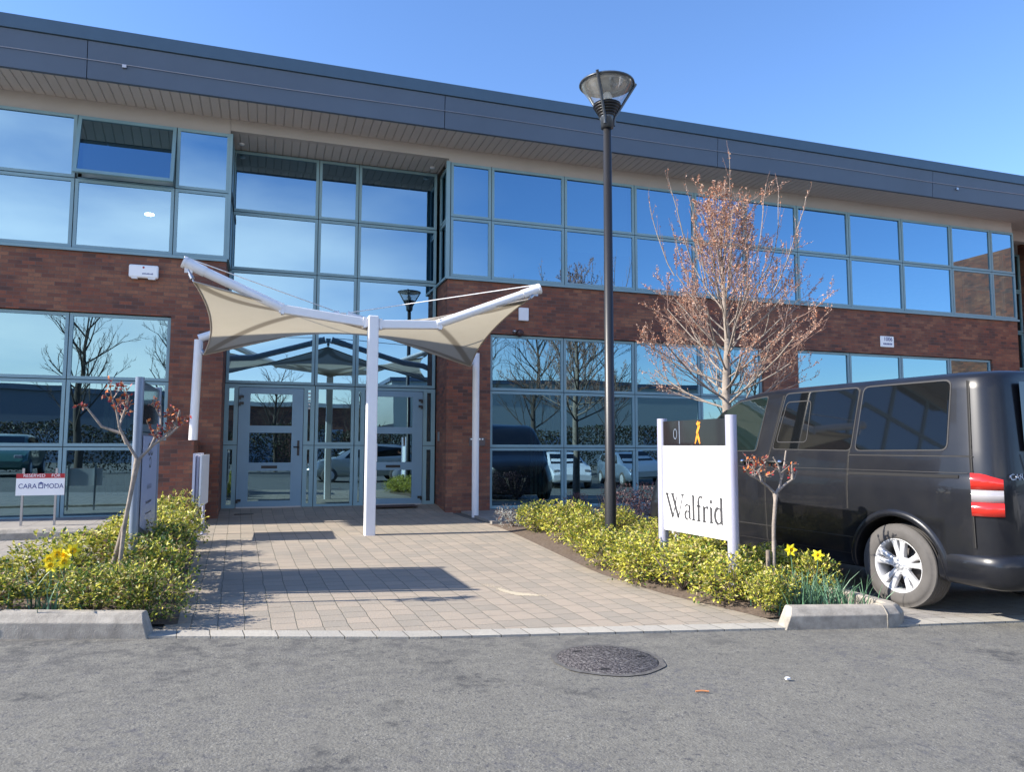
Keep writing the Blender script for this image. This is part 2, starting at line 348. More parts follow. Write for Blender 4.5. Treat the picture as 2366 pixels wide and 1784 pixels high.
# ------------------------------------------------------------------ kerbs
def kerb(pts, label, h=.16, wd=.14, taper0=0, taper1=0, rounded=False):
    """concrete kerb along pts (front line); the body lies to the left of the direction of travel"""
    mb = MB(); vs = []; n = len(pts)
    for i, (x, y) in enumerate(pts):
        a = Vector(pts[max(i-1, 0)]); b = Vector(pts[min(i+1, n-1)]); d = (b-a).normalized(); nn = Vector((-d.y, d.x))
        z = G0(x, y)+.004
        hh = h
        prof = [(0, -.05), (0, hh*.62), (.035, hh*.9), (.055, hh), (wd-.01, hh), (wd, hh-.01), (wd, -.05)]
        sh0 = taper0 if i == 0 else 0; sh1 = taper1 if i == n-1 else 0
        for o_, zz in prof:
            k = max(0, zz)/hh
            off = d*(sh0*k-sh1*k)
            vs.append((x+nn.x*o_+off.x, y+nn.y*o_+off.y, z+zz))
    m_ = 7
    mb.add(vs, [(i*m_+k, i*m_+k+1, (i+1)*m_+k+1, (i+1)*m_+k) for i in range(n-1) for k in range(m_-1)])
    mb.add(vs[:m_], [tuple(range(m_))]); mb.add(vs[-m_:], [tuple(reversed(range(m_)))])
    o = mb.build('kerb_stone', M['conc']); bevel(o, .006, 2)
    return tag(o, label, 'kerb', 'concrete kerb stones around the flower beds')
kerb([(-1.66, -7.80), (-.70, -8.0)], 'concrete kerb stone in front of the left shrubs, right end chamfered', taper1=.07)
kerb([(-2.62, -7.42), (-2.2, -7.66), (-1.69, -7.80)], 'concrete kerb stone at the left edge of the photo, cornering the left bed')
kerb([(3.82, -8.69), (4.72, -8.80)], 'concrete kerb stone in front of the right shrubs and daffodils', taper0=.10)
kerb([(4.725, -8.80), (4.86, -8.79), (4.97, -8.72), (5.02, -8.6), (5.02, -8.3), (5.03, -7.7)], 'rounded concrete corner kerb beside the rear wheel of the van')
kerb([(-12, -2.17), (-8, -2.16), (-5, -2.16), (-3.3, -2.15), (-1.75, -2.14)], 'long pale kerb of the raised pavement left of the entrance', h=.15)

# ------------------------------------------------------------------ building
B = thing('office_building', 'two-storey red brick office building with blue framed glazing and slate-blue eaves', 'building', (0, 0, 0))
YR = .85
mb = MB()
XL, XR = -9.4, 17.98
mb.box(XL, -.74, 0, .3, 3.5, 4.5); mb.box(-1.58, -.74, 0, .3, -.2, 3.5); mb.box(XL, -7.78, 0, .3, -.2, 3.5); mb.box(-7.78, -1.58, 0, .3, -.2, .12)
mb.box(-1.04, -.74, .3, YR+.05, -.2, 4.5)
mb.box(3.2, XR, 0, .3, 3.5, 4.5); mb.box(3.2, 4.06, 0, .3, -.2, 3.5); mb.box(10.3, 11.22, 0, .3, -.2, 3.5); mb.box(17.06, XR, 0, .3, -.2, 3.5)
mb.box(4.06, 10.3, 0, .3, -.2, .12); mb.box(11.22, 17.06, 0, .3, -.2, .12)
mb.box(3.2, 3.5, .3, YR+.05, -.2, 4.5); mb.box(17.68, XR, .3, 1.6, -.2, 4.5)
mb.box(XL, XL+.3, .3, 12, -.2, 7.0); mb.box(XL, 26, 11.7, 12, -.2, 7.0) if False else None
mb.build('brick_wall', M['brick'], B)
mb = MB(); mb.box(20.2, 26, -3.75, 12, -.2, 7.08)
mb.build('brick_wing', M['brick'], B)
# low brick screen wall under the left canopy leg
mb = MB(); mb.box(-1.56, -1.07, -.98, -.004, 0, 1.40)
o = mb.build('low_brick_wall', M['brick']); tag(o, 'low brick screen wall between the left sign and the entrance pier', 'wall')
# beam band + recess soffit
def ribbed():
    m_ = bpy.data.materials.new('ribbed_soffit'); m_.use_nodes = True; t = m_.node_tree; b = t.nodes['Principled BSDF']; l = t.links.new
    g = N(t, 'ShaderNodeNewGeometry').outputs['Position']; sp = N(t, 'ShaderNodeSeparateXYZ'); l(g, sp.inputs[0])
    mo = N(t, 'ShaderNodeMath', operation='PINGPONG'); mo.inputs[1].default_value = .075; l(sp.outputs[0], mo.inputs[0])
    r_ = N(t, 'ShaderNodeMapRange'); r_.inputs[1].default_value = .0; r_.inputs[2].default_value = .012; l(mo.outputs[0], r_.inputs[0])
    inv = mathn(t, r_.outputs[0], -1); inv = mathn(t, inv, 1, 'ADD')
    c = mixn(t, (.49, .455, .43), (.33, .305, .285), mathn(t, inv, .8)); c = mixn(t, c, (.40, .37, .35), mathn(t, noise_n(t, g, .7, 4), .4))
    l(c, b.inputs['Base Color']); b.inputs['Roughness'].default_value = .75
    bp = N(t, 'ShaderNodeBump'); bp.inputs['Strength'].default_value = .8; bp.inputs['Distance'].default_value = .02; l(r_.outputs[0], bp.inputs['Height']); l(bp.outputs[0], b.inputs['Normal'])
    return m_
M['soffit'] = ribbed()
mb = MB()
mb.box(XL, -.745, .012, .3, 6.80, 7.08); mb.box(-.742, 3.202, .002, .12, 6.87, 7.08); mb.box(3.205, XR, .012, .3, 6.80, 7.08); mb.box(XR, 20.2, .5, .7, 6.8, 7.08)
for i in range(30):
    x = -.66+i*.128; mb.box(x, x+.03, -.004, .002, 7.045, 7.078)
mb.build('cladding_band', M['render'], B)
mb = MB(); mb.box(-.742, 3.202, .12, YR+.25, 6.872, 6.95)
mb.build('recess_soffit', M['soffit'], B)
# roof
rf = MB(); rf.box(XL-.1, 27, -.80, 12.2, 7.45, 7.80); rf = rf.build('roof', M['fascia_cap'], B)
mb = MB(); mb.box(XL-.1, 27, -.78, 12.1, 7.08, 7.12); mb.build('soffit', M['soffit'], rf)
mb = MB()
xj = [XL-.1]+[-2.83+k*5.74 for k in range(0, 5)]+[27]
for a, b_ in zip(xj, xj[1:]): 
    a2, b2 = a+.006, b_-.006
    mb.add([(a2,-.86,7.07),(b2,-.86,7.07),(b2,-.90,7.66),(a2,-.90,7.66),(a2,-.79,7.07),(b2,-.79,7.07),(b2,-.79,7.66),(a2,-.79,7.66)],
           [(0,1,2,3),(4,5,6,7),(0,1,5,4),(2,3,7,6),(1,2,6,5),(0,3,7,4)])
mb.build('fascia', M['fascia'], rf)
mb = MB(); mb.add([(XL-.1,-.93,7.67),(27,-.93,7.67),(27,-.90,7.90),(XL-.1,-.90,7.90),(27,-.2,7.93),(XL-.1,-.2,7.93),(27,-.79,7.67),(XL-.1,-.79,7.67)],[(0,1,2,3),(3,2,4,5),(0,1,6,7)])
mb.build('roof_trim', M['fascia_cap'], rf)
mb = MB(); cp = []
for i in range(40):
    x = XL+i*.95; cp.append((x, -.90, 7.36+.0035*(x)-.012*math.sin(i*.8)))
mb.tube(cp, .006, 5); 
for x in (-2.3, 15.1): mb.box(x-.03, x+.03, -.92, -.88, 7.30, 7.35)
mb.build('conductor_tape', M['steel'], rf)

def bay(xa, xb, zs, yf, glass, parent=B, opened=None, fw_=.05, axis='x', sill=False, name='window'):
    """one bay of stacked panes; xa..xb along the facade, zs the joint heights bottom to top"""
    fr_ = MB()
    def bx(a0, a1, d0, d1, z0, z1):
        if axis == 'x': fr_.box(a0, a1, d0, d1, z0, z1)
        else: fr_.box(d0, d1, a0, a1, z0, z1)
    sgn = 1
    bx(xa+.001, xa+.012, yf+.012, yf+.09, zs[0], zs[-1]); bx(xb-.012, xb-.001, yf+.012, yf+.09, zs[0], zs[-1])
    fr_.cur = 1
    panes = []
    for i, (z0, z1) in enumerate(zip(zs, zs[1:])):
        if opened == i:
            fr_.cur = 0
        g = .007
        a0, a1, b0, b1 = xa+g, xb-g, z0+g, z1-g
        if opened != i:
            bx(a0, a1, yf, yf+.06, b0, b0+fw_); bx(a0, a1, yf, yf+.06, b1-fw_, b1)
            bx(a0, a0+fw_, yf, yf+.06, b0+fw_, b1-fw_); bx(a1-fw_, a1, yf, yf+.06, b0+fw_, b1-fw_)
        else:
            fr_.cur = 1; t_ = .02
            bx(a0, a1, yf+.03, yf+.06, b0, b0+t_); bx(a0, a1, yf+.03, yf+.06, b1-t_, b1); bx(a0, a0+t_, yf+.03, yf+.06, b0, b1); bx(a1-t_, a1, yf+.03, yf+.06, b0, b1)
        panes.append((i, a0, a1, b0, b1))
    fr_.cur = 0
    for z in zs[1:-1]: bx(xa+.012, xb-.012, yf+.065, yf+.10, z-.05, z+.05)
    w_ = fr_.build(name, [M['frame_dark'], M['frame']], parent)
    for i, a0, a1, b0, b1 in panes:
        if opened == i:
            h = b1-b0; s_ = MB(); ang = R(13)
            def P(x, k, dpt):  # k distance down from the top hinge
                return (x, yf+.0-math.sin(ang)*k+dpt*math.cos(ang), b1-math.cos(ang)*k+dpt*-math.sin(ang))
            def bar(x0, x1, k0, k1):
                s_.add([P(x0,k0,0),P(x1,k0,0),P(x1,k1,0),P(x0,k1,0),P(x0,k0,.05),P(x1,k0,.05),P(x1,k1,.05),P(x0,k1,.05)],[(0,1,2,3),(4,5,6,7),(0,1,5,4),(1,2,6,5),(2,3,7,6),(3,0,4,7)])
            q = .055
            bar(a0, a1, 0, q); bar(a0, a1, h-q, h); bar(a0, a0+q, q, h-q); bar(a1-q, a1, q, h-q)
            s_.build('open_sash', M['frame'], w_)
            p_ = MB(); p_.add([P(a0+q,q,.02),P(a1-q,q,.02),P(a1-q,h-q,.02),P(a0+q,h-q,.02)],[(0,1,2,3)]); p_.build('pane', glass, w_)
            continue
        p_ = MB(); y_ = yf+.025; tl = random.uniform(-.0022, .0022); tv = random.uniform(-.0022, .0022)
        q = fw_-.002
        if axis == 'x': vs = [(a0+q, y_-tl-tv, b0+q), (a1-q, y_+tl-tv, b0+q), (a1-q, y_+tl+tv, b1-q), (a0+q, y_-tl+tv, b1-q)]
        else: vs = [(y_, a0+q, b0+q), (y_, a1-q, b0+q), (y_, a1-q, b1-q), (y_, a0+q, b1-q)]
        p_.add(vs, [(0, 1, 2, 3)]); p_.build('pane', glass, w_)
    return w_
ZU = [4.55, 5.72, 6.80]; ZG = [.13, 1.295, 2.39, 3.49]
lu = [-9.35, -7.79, -6.22, -4.66, -3.11, -1.60, -.735]
for a, b_ in zip(lu, lu[1:]): bay(a, b_, ZU, -.02, M['glass'], opened=1 if abs(a+3.11) < .01 else None)
lg = [-7.78, -6.22, -4.66, -3.10, -1.58]
for a, b_ in zip(lg, lg[1:]): bay(a, b_, ZG, .05, M['glass_low'])
ru = [3.24, 4.06, 5.60, 7.18, 8.62, 9.9, 11.28, 12.74, 14.31, 15.86, 17.18, 17.98]
for a, b_ in zip(ru, ru[1:]): bay(a, b_, ZU, -.02, M['glass'])
rg = [4.06, 5.60, 7.18, 8.74, 10.3]
for a, b_ in zip(rg, rg[1:]): bay(a, b_, ZG, .05, M['glass_low'])
rg = [11.22, 12.70, 14.22, 15.72, 17.06]
for a, b_ in zip(rg, rg[1:]): bay(a, b_, ZG, .05, M['glass_low'])
# recess glazing above the doors
rx = [-.735, .84, 1.60, 3.17]
for a, b_ in zip(rx, rx[1:]): bay(a, b_, [2.46, 3.50+1.08, 5.68, 6.86] if False else [2.46, 4.58, 5.68, 6.86], YR, M['glass'])
# far recess right of the right wing
for a, b_ in ((18.0, 19.5), (19.5, 20.2)): bay(a, b_, [.13, 1.3, 2.4, 3.5, 4.55, 5.72, 6.8], 1.5, M['glass_low'])
mb = MB(); mb.box(17.99, 20.2, 1.55, 1.75, 6.8, 7.08); mb.build('lintel_band', M['render'], B)
mb = MB(); mb.box(17.99, 20.2, 1.62, 1.85, -.2, .13); mb.build('brick_plinth', M['brick'], B)
# right return of the recess: glazed above, brick below
bay(.02, YR-.01, ZU, 3.22, M['glass'], axis='y', fw_=.05)
bay(.02, YR-.01, ZU, -.78, M['glass'], axis='y', fw_=.05)
# sills
mb = MB(); mb.box(XL, -.73, -.05, -.022, 4.50, 4.548); mb.box(3.18, XR+.03, -.05, -.022, 4.50, 4.548); mb.box(3.15, 3.18, -.05, YR, 4.50, 4.548)
mb.box(-7.8, -1.56, .01, .06, .085, .128); mb.box(4.04, 10.32, .01, .06, .085, .128); mb.box(11.2, 17.08, .01, .06, .085, .128)
mb.box(3.15, 3.225, -.048, -.001, 4.55, 6.8); mb.box(-.742, -.70, -.03, YR, 4.55, 6.8)
mb.build('sill', M['frame'], B)
# interiors
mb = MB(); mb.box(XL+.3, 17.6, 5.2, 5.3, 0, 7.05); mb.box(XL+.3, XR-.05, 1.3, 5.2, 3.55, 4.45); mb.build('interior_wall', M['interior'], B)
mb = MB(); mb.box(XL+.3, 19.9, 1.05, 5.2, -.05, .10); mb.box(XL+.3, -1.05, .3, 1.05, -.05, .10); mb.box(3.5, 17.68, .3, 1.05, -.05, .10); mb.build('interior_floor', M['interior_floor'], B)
mb = MB(); mb.box(XL+.3, 17.7, .35 if False else 1.0, 5.2, 6.95, 7.05); mb.build('interior_ceiling', M['render'], B)
# blinds behind some panes
def vblind(x0, x1, z0, z1, y, n):
    mb = MB()
    for i in range(n):
        x = x0+(x1-x0)*(i+.5)/n; w_ = (x1-x0)/n*.42
        a = R(28); mb.add([(x-w_*math.cos(a), y-w_*math.sin(a), z0), (x+w_*math.cos(a), y+w_*math.sin(a), z0), (x+w_*math.cos(a), y+w_*math.sin(a), z1), (x-w_*math.cos(a), y-w_*math.sin(a), z1)], [(0, 1, 2, 3)])
    return mb.build('vertical_blind', M['blind'], B)
vblind(-2.6, -1.7, .5, 3.4, .35, 10); vblind(5.0, 5.55, .2, 3.4, .4, 6)
def rblind(x0, x1, z0, z1, y=.14):
    mb = MB(); mb.box(x0, x1, y, y+.006, z0, z1); return mb.build('roller_blind', M['blind'], B)
for a, b_, z in ((5.68, 7.1, 5.3), (7.26, 8.5, 5.8), (-9.3, -4.7, 4.6), (-4.6, -3.2, 4.6), (-1.5, -.8, 4.7), (8.7, 9.85, 6.1), (-3.05, -1.65, 5.8)): rblind(a, b_, z, 6.78)
em = bpy.data.materials.new('lit_lamp'); em.use_nodes = True; e_ = em.node_tree.nodes['Principled BSDF']; e_.inputs['Emission Color'].default_value = (1, .95, .85, 1); e_.inputs['Emission Strength'].default_value = 22
mb = MB(); mb.lathe([(0, 0), (.075, 0), (.075, .02), (0, .02)], 16, 'z', (-2.0, .13, 5.25)); mb.build('interior_lamp', em, B)
for x in (-.58, 3.0):
    mb = MB(); mb.lathe([(0, -.02), (.05, -.02), (.055, 0)], 14, 'z', (x, .55, 6.87)); mb.build('soffit_light', M['white'], B)

# entrance screen and doors
scr = MB()
def rect_frame(mb, x0, x1, z0, z1, y0, y1, w_):
    mb.box(x0, x1, y0, y1, z0, z0+w_); mb.box(x0, x1, y0, y1, z1-w_, z1); mb.box(x0, x0+w_, y0, y1, z0+w_, z1-w_); mb.box(x1-w_, x1, y0, y1, z0+w_, z1-w_)
ZB = .175
for x0, x1 in ((-.735, -.50), (.66, .855), (.87, 1.59), (1.605, 1.79), (2.93, 3.17)):
    w_ = .075 if x1-x0 < .3 else .055
    rect_frame(scr, x0, x1, ZB, 1.325, YR, YR+.06, w_); rect_frame(scr, x0, x1, 1.335, 2.45, YR, YR+.06, w_)
scr.box(-.5, .66, YR, YR+.05, 2.40, 2.45); scr.box(1.79, 2.93, YR, YR+.05, 2.40, 2.45)
scr = scr.build('entrance_screen', M['frame'], B)
for x0, x1 in ((-.735, -.50), (.66, .855), (.87, 1.59), (1.605, 1.79), (2.93, 3.17)):
    for z0, z1 in ((ZB, 1.325), (1.335, 2.45)):
        w_ = .073 if x1-x0 < .3 else .053
        p_ = MB(); p_.add([(x0+w_, YR+.03, z0+w_), (x1-w_, YR+.03, z0+w_), (x1-w_, YR+.03, z1-w_), (x0+w_, YR+.03, z1-w_)], [(0, 1, 2, 3)]); p_.build('pane', M['glass_low'], scr)
mb = MB(); mb.box(.857, .868, YR+.02, YR+.08, ZB, 2.45); mb.box(1.592, 1.603, YR+.02, YR+.08, ZB, 2.45); mb.box(-.735, 3.17, YR+.03, YR+.08, 2.451, 2.459); mb.build('joint_strip', M['frame_dark'], scr)
def door(x0, x1, hinge_left):
    mb = MB(); z0, z1 = ZB+.012, 2.39; gx0, gx1 = (x0+.20, x1-.20); y0, y1 = YR-.012, YR+.045
    zs = [z0, .31, .86, 1.01, 1.56, 1.69, 2.28, z1]
    mb.box(x0, gx0, y0, y1, z0, z1); mb.box(gx1, x1, y0, y1, z0, z1)
    for k in range(0, 8, 2): mb.box(gx0, gx1, y0, y1, zs[k], zs[k+1])
    d = mb.build('door', M['door'], B)
    for k in (1, 3, 5):
        p_ = MB(); p_.add([(gx0, YR+.02, zs[k]), (gx1, YR+.02, zs[k]), (gx1, YR+.02, zs[k+1]), (gx0, YR+.02, zs[k+1])], [(0, 1, 2, 3)]); p_.build('pane', M['glass_low'], d)
    hx = x0+.015 if hinge_left else x1-.015; s_ = 1 if hinge_left else -1
    for z in (.33, 2.10, 2.22):
        h_ = MB(); h_.box(min(hx, hx+.07*s_), max(hx, hx+.07*s_), y0-.035, y0-.002, z-.022, z+.022); h_.box(min(hx-.012*s_, hx+.02*s_), max(hx-.012*s_, hx+.02*s_), y0-.04, y0-.002, z-.05, z+.01); h_.build('hinge', M['black'], d)
    kx = x1-.075 if hinge_left else x0+.075
    h_ = MB(); h_.box(kx-.02, kx+.02, y0-.012, y0-.002, 1.14, 1.42); h_.tube([(kx, y0-.01, 1.30), (kx, y0-.06, 1.30), (kx-.09*s_, y0-.06, 1.30)], .011, 8); h_.build('handle', M['black'], d)
    l_ = MB(); cx = (x0+x1)/2; l_.box(cx-.15, cx+.13, y0-.008, y0-.001, .905, .955); l_.build('letter_slot', M['plastic'], d)
    t_ = MB(); t_.box(x0, x1, y0-.02, y0-.002, ZB+.0, ZB+.035); t_.build('threshold', M['steel'], d)
    mb = MB(); mb.box(x0-.006, x0, y0+.01, y1, z0, z1); mb.box(x1, x1+.006, y0+.01, y1, z0, z1); mb.build('door_gap', M['frame_dark'], d)
    return d
door(-.49, .65, True); d2 = door(1.80, 2.92, False)
mb = MB(); mb.box(1.93, 2.04, YR-.018, YR-.014, 1.02, 1.37); mb.box(1.93, 2.04, YR+.014, YR+.018, .62, .85); mb.build('notice', M['sign_white'], d2)
mb = MB()
for z in (2.05, 2.12, 2.19, 2.26, 2.33): mb.lathe([(0, -.004), (.022, -.004), (.022, 0)], 10, 'y', (.757, YR+.026, z-.02))
mb.build('sticker', M['sign_white'], scr)
mb = MB(); mb.box(3.185, 3.198, .55, .66, 1.42, 1.60); tag(mb.build('entry_panel', M['steel'], B))

# alarm boxes and number sign on the wall
t = thing('alarm_box', 'white alarm box high on the brick above the left ground windows', 'alarm box', (-2.02, 0, 4.20)); t.scale = (.9, 1, .95)
mb = MB(); mb.box(-.25, .25, -.09, -.004, -.09, .14); o = mb.build('cover', M['sign_white'], t); bevel(o, .03, 3)
mb = MB(); mb.lathe([(0, -.004), (.018, -.004), (.018, 0)], 10, 'y', (0, -.0905, .09)); mb.build('red_badge', M['red_sign'], t)
mb = MB(); 
for i in range(9): mb.box(-.02+i*.021, -.007+i*.021, -.0925, -.0902, -.03, -.012+.004*(i % 3))
mb.build('lettering', M['blue_ink'], t)
mb = MB(); mb.box(-.2, -.1, -.085, -.01, -.11, -.09); mb.box(.08, .2, -.085, -.01, -.11, -.09); mb.build('foot', M['sign_white'], t)
t = thing('alarm_box', 'small white bell box on the brick beside the right tip of the canopy', 'alarm box', (4.72, 0, 3.90))
mb = MB(); mb.box(-.1, .1, -.07, -.004, -.13, .13); o = mb.build('cover', M['white'], t); bevel(o, .015, 2)
t = thing('bulkhead_light', 'small round dark and silver bulkhead lamp on the brick under the bell box', 'light', (4.60, 0, 3.53))
mb = MB(); mb.lathe([(0, -.09), (.05, -.08), (.07, -.05), (.075, -.004)], 16, 'y', (.05, 0, 0)); mb.build('housing', M['red_sign'] if False else mat('brown_housing', (.06, .03, .028), .5), t)
mb = MB(); mb.lathe([(0, -.10), (.028, -.09), (.035, -.004)], 12, 'y', (-.07, 0, .02)); mb.build('lens', M['steel'], t)
t = thing('number_sign', 'small white number plate on the brick band above the van', 'sign', (13.75, 0, 3.79))
mb = MB(); mb.box(-.2, .2, -.03, -.004, -.13, .13); o = mb.build('plate', M['sign_white'], t); bevel(o, .01, 1)
text_mesh('1006', .13, 'lettering', M['blue_ink'], t, Matrix.Translation((0.02, -.032, .055)) @ Matrix.Rotation(R(90), 4, 'X'))
mb = MB()
for i in range(6): mb.box(-.12+i*.045, -.09+i*.045, -.0325, -.0302, -.075, -.035)
mb.build('small_lettering', M['blue_ink'], t)
t = thing('wall_panel', 'small grey intercom panel with white marks on the brick pier right of the door', 'intercom', (3.80, 0, 1.42))
mb = MB(); mb.box(-.16, .16, -.015, -.003, -.09, .07); mb.build('plate', mat('panel_brown', (.12, .09, .085), .5), t)
mb = MB()
for i in range(5): mb.box(-.13+i*.055, -.10+i*.055, -.018, -.0152, .02, .05)
mb.build('button', M['sign_white'], t)

# ------------------------------------------------------------------ canopy
C_ = thing('entrance_canopy', 'white tubular canopy frame with stretched beige fabric over the entrance path', 'canopy', (0, 0, 0))
FC = Vector((1.42, -2.90, 0)); BL = Vector((-1.09, -.55, 0)); BR = Vector((3.53, -.87, 0))
tipL = Vector((-1.10, -2.98, 3.76)); tipR = Vector((3.93, -3.02, 3.74)); pk = Vector((1.20, -.72, 3.56))
mb = MB(); mb.box(FC.x-.075, FC.x+.075, FC.y-.075, FC.y+.075, .03, 3.19); o = mb.build('column', M['white'], C_); bevel(o, .02, 3)
mb = MB(); mb.tube([(BL.x, BL.y-.35, 1.405), (BL.x+.03, BL.y-.35, 3.0)], .066, 16); mb.build('column', M['white'], C_)
mb = MB(); mb.tube([(BR.x, BR.y, .06), (BR.x, BR.y, 2.98)], .062, 16); mb.build('column', M['white'], C_)
BLt = Vector((BL.x+.03, BL.y-.35, 3.02)); BRt = Vector((BR.x, BR.y, 3.0))
def arm(name, pts, r_, collar=None):
    mb = MB(); mb.tube(pts, r_, 18); 
    a, b_ = Vector(pts[-2]), Vector(pts[-1]); d = (b_-a).normalized()
    mb.tube([b_-d*.28, b_-d*.02], r_[-1]*1.12 if isinstance(r_, list) else r_*1.12, 18)
    mb.tube([b_-d*.02, b_+d*.015], (r_[-1] if isinstance(r_, list) else r_)*1.25, 20)
    if collar:
        c = Vector(collar); mb.tube([c-Vector((.02, 0, 0)), c+Vector((.02, 0, 0))], .1, 12)
    return mb.build(name, M['white'], C_)
arm('arm', [Vector((.16, -2.875, 3.235)), tipL], [.066]*2)
def beam(a, b_, wy=.05, wz=.062):
    mb = MB(); a = Vector(a); b_ = Vector(b_); vs = [(p_.x, p_.y+dy, p_.z+dz) for p_ in (a, b_) for dy, dz in ((-wy, -wz), (wy, -wz), (wy, wz), (-wy, wz))]
    mb.add(vs, [(0, 1, 2, 3), (4, 5, 6, 7), (0, 1, 5, 4), (1, 2, 6, 5), (2, 3, 7, 6), (3, 0, 4, 7)]); o = mb.build('beam', M['white'], C_); bevel(o, .012, 2)
    for q in (.04, .96):
        c = a.lerp(b_, q); mb = MB(); mb.box(c.x-.02, c.x+.02, c.y-wy-.012, c.y+wy+.012, c.z-wz-.014, c.z+wz+.014); mb.build('joint_plate', M['white'], C_)
beam((.12, -2.87, 3.225), (1.35, -2.88, 3.085)); beam((1.49, -2.88, 3.075), (2.44, -2.90, 3.115))
arm('arm', [Vector((2.36, -2.90, 3.12)), tipR], [.066]*2)
arm('arm', [BLt, BLt+Vector((.25, 0, .10)), Vector((-.3, -.85, 3.14)), pk+Vector((-.08, 0, 0))], [.066, .066, .062, .06])
arm('arm', [BRt, BRt+Vector((-.25, 0, .10)), Vector((2.85, -.8, 3.14)), pk+Vector((.08, 0, 0))], [.062, .062, .06, .06])
def fitting(p, d):
    mb = MB(); p = Vector(p); d = Vector(d)
    mb.tube([p, p+d*.5], .018, 8); mb.tube([p+d*.45, p+d*.8], .03, 8); mb.tube([p+d*.75, p+d], .012, 8)
    q = p+d*.2; mb.box(q.x-.05, q.x+.05, q.y-.012, q.y+.012, q.z-.03, q.z+.07)
    mb.build('tensioner', M['steel'], C_)
fabc = [tipL+Vector((.13, -.06, -.27)), BLt+Vector((.08, -.02, -.26)), pk+Vector((0, -.05, -.14)), BRt+Vector((-.10, -.0, -.26)), tipR+Vector((-.20, -.06, -.19)), FC+Vector((0, .10, 2.985))]
for p, q in zip([tipL+Vector((.04, 0, -.08)), BLt+Vector((0, 0, -.1)), pk, BRt+Vector((0, 0, -.1)), tipR+Vector((-.04, 0, -.06)), FC+Vector((0, .05, 3.02))], fabc): fitting(p, q-p)
# fabric: relaxed membrane over the hexagon
SAG = [.055, .04, .04, .055, .012, .012]
def membrane(corners, n=26, sag=.17):
    c0 = sum(corners, Vector())/6
    idx = {}; vs = []; fixed = set()
    def vid(p, key):
        if key not in idx: idx[key] = len(vs); vs.append(Vector(p))
        return idx[key]
    def bpt(e, t):
        a, b_ = corners[e], corners[(e+1) % 6]; p = a.lerp(b_, t); mid = (c0-(a+b_)/2); mid.z *= .35
        return p+mid*SAG[e]*4*t*(1-t)*1.25
    tris = []; keyf = {}
    for e in range(6):
        grid = []
        for i in range(n+1):
            row = []
            for j in range(i+1):
                t = j/i if i else 0; p = c0.lerp(bpt(e, t), i/n) if i else c0.copy()
                if i == 0: key = 'c'
                elif j == 0: key = ('s', e, i)
                elif j == i: key = ('s', (e+1) % 6, i)
                else: key = (e, i, j)
                k = vid(p, key); row.append(k)
                if i == n: fixed.add(k)
            grid.append(row)
        for i in range(n):
            for j in range(i+1):
                tris.append((grid[i][j], grid[i+1][j], grid[i+1][j+1]))
                if j < i: tris.append((grid[i][j], grid[i+1][j+1], grid[i][j+1]))
    nb = [set() for _ in vs]
    for a, b_, c in tris: nb[a] |= {b_, c}; nb[b_] |= {a, c}; nb[c] |= {a, b_}
    for it in range(500):
        new = [v if k in fixed else sum((vs[q] for q in nb[k]), Vector())/len(nb[k]) for k, v in enumerate(vs)]
        vs = new
    return vs, tris
vs, tris = membrane(fabc)
fabm = bpy.data.materials.new('beige_canopy_fabric'); fabm.use_nodes = True; t_ = fabm.node_tree; t_.nodes.clear()
o_ = N(t_, 'ShaderNodeOutputMaterial'); df = N(t_, 'ShaderNodeBsdfDiffuse'); tl_ = N(t_, 'ShaderNodeBsdfTranslucent'); mxs = N(t_, 'ShaderNodeMixShader'); mxs.inputs[0].default_value = .52
df.inputs[0].default_value = (.56, .525, .45, 1); tl_.inputs[0].default_value = (.50, .455, .36, 1)
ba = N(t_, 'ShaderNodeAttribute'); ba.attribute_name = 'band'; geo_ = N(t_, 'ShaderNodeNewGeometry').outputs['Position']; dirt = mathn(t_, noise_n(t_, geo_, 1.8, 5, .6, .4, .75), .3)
t_.links.new(mixn(t_, mixn(t_, (.56, .525, .45), (.42, .39, .32), dirt), (.40, .36, .30), ba.outputs['Fac']), df.inputs[0]); t_.links.new(mixn(t_, mixn(t_, (.50, .455, .36), (.38, .34, .26), dirt), (.20, .175, .135), ba.outputs['Fac']), tl_.inputs[0])  # band darkens the cloth: arm shadows put into the colour, with doubled fabric
t_.links.new(df.outputs[0], mxs.inputs[1]); t_.links.new(tl_.outputs[0], mxs.inputs[2]); t_.links.new(mxs.outputs[0], o_.inputs[0])
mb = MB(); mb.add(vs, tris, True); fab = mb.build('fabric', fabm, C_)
bm = bmesh.new(); bm.from_mesh(fab.data); bmesh.ops.subdivide_edges(bm, edges=bm.edges, cuts=2, use_grid_fill=True)
for f_ in bm.faces: f_.smooth = True
bm.to_mesh(fab.data); bm.free()
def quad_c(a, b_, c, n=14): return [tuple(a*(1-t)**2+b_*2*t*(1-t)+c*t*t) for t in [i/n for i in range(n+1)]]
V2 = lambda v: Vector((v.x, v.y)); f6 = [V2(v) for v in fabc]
shade_bands = [quad_c(f6[0], Vector((-.25, -2.25)), f6[5]), quad_c(f6[1], Vector((-.15, -1.9)), f6[0].lerp(f6[5], .75)), quad_c(f6[4], Vector((2.9, -2.35)), f6[5]), quad_c(f6[3], Vector((2.75, -1.95)), f6[4].lerp(f6[5], .75)), quad_c(f6[1], Vector((.9, -1.4)), f6[2]), quad_c(f6[3], Vector((1.6, -1.4)), f6[2])]  # curves of the painted arm shadows and doubled cloth
vals = []
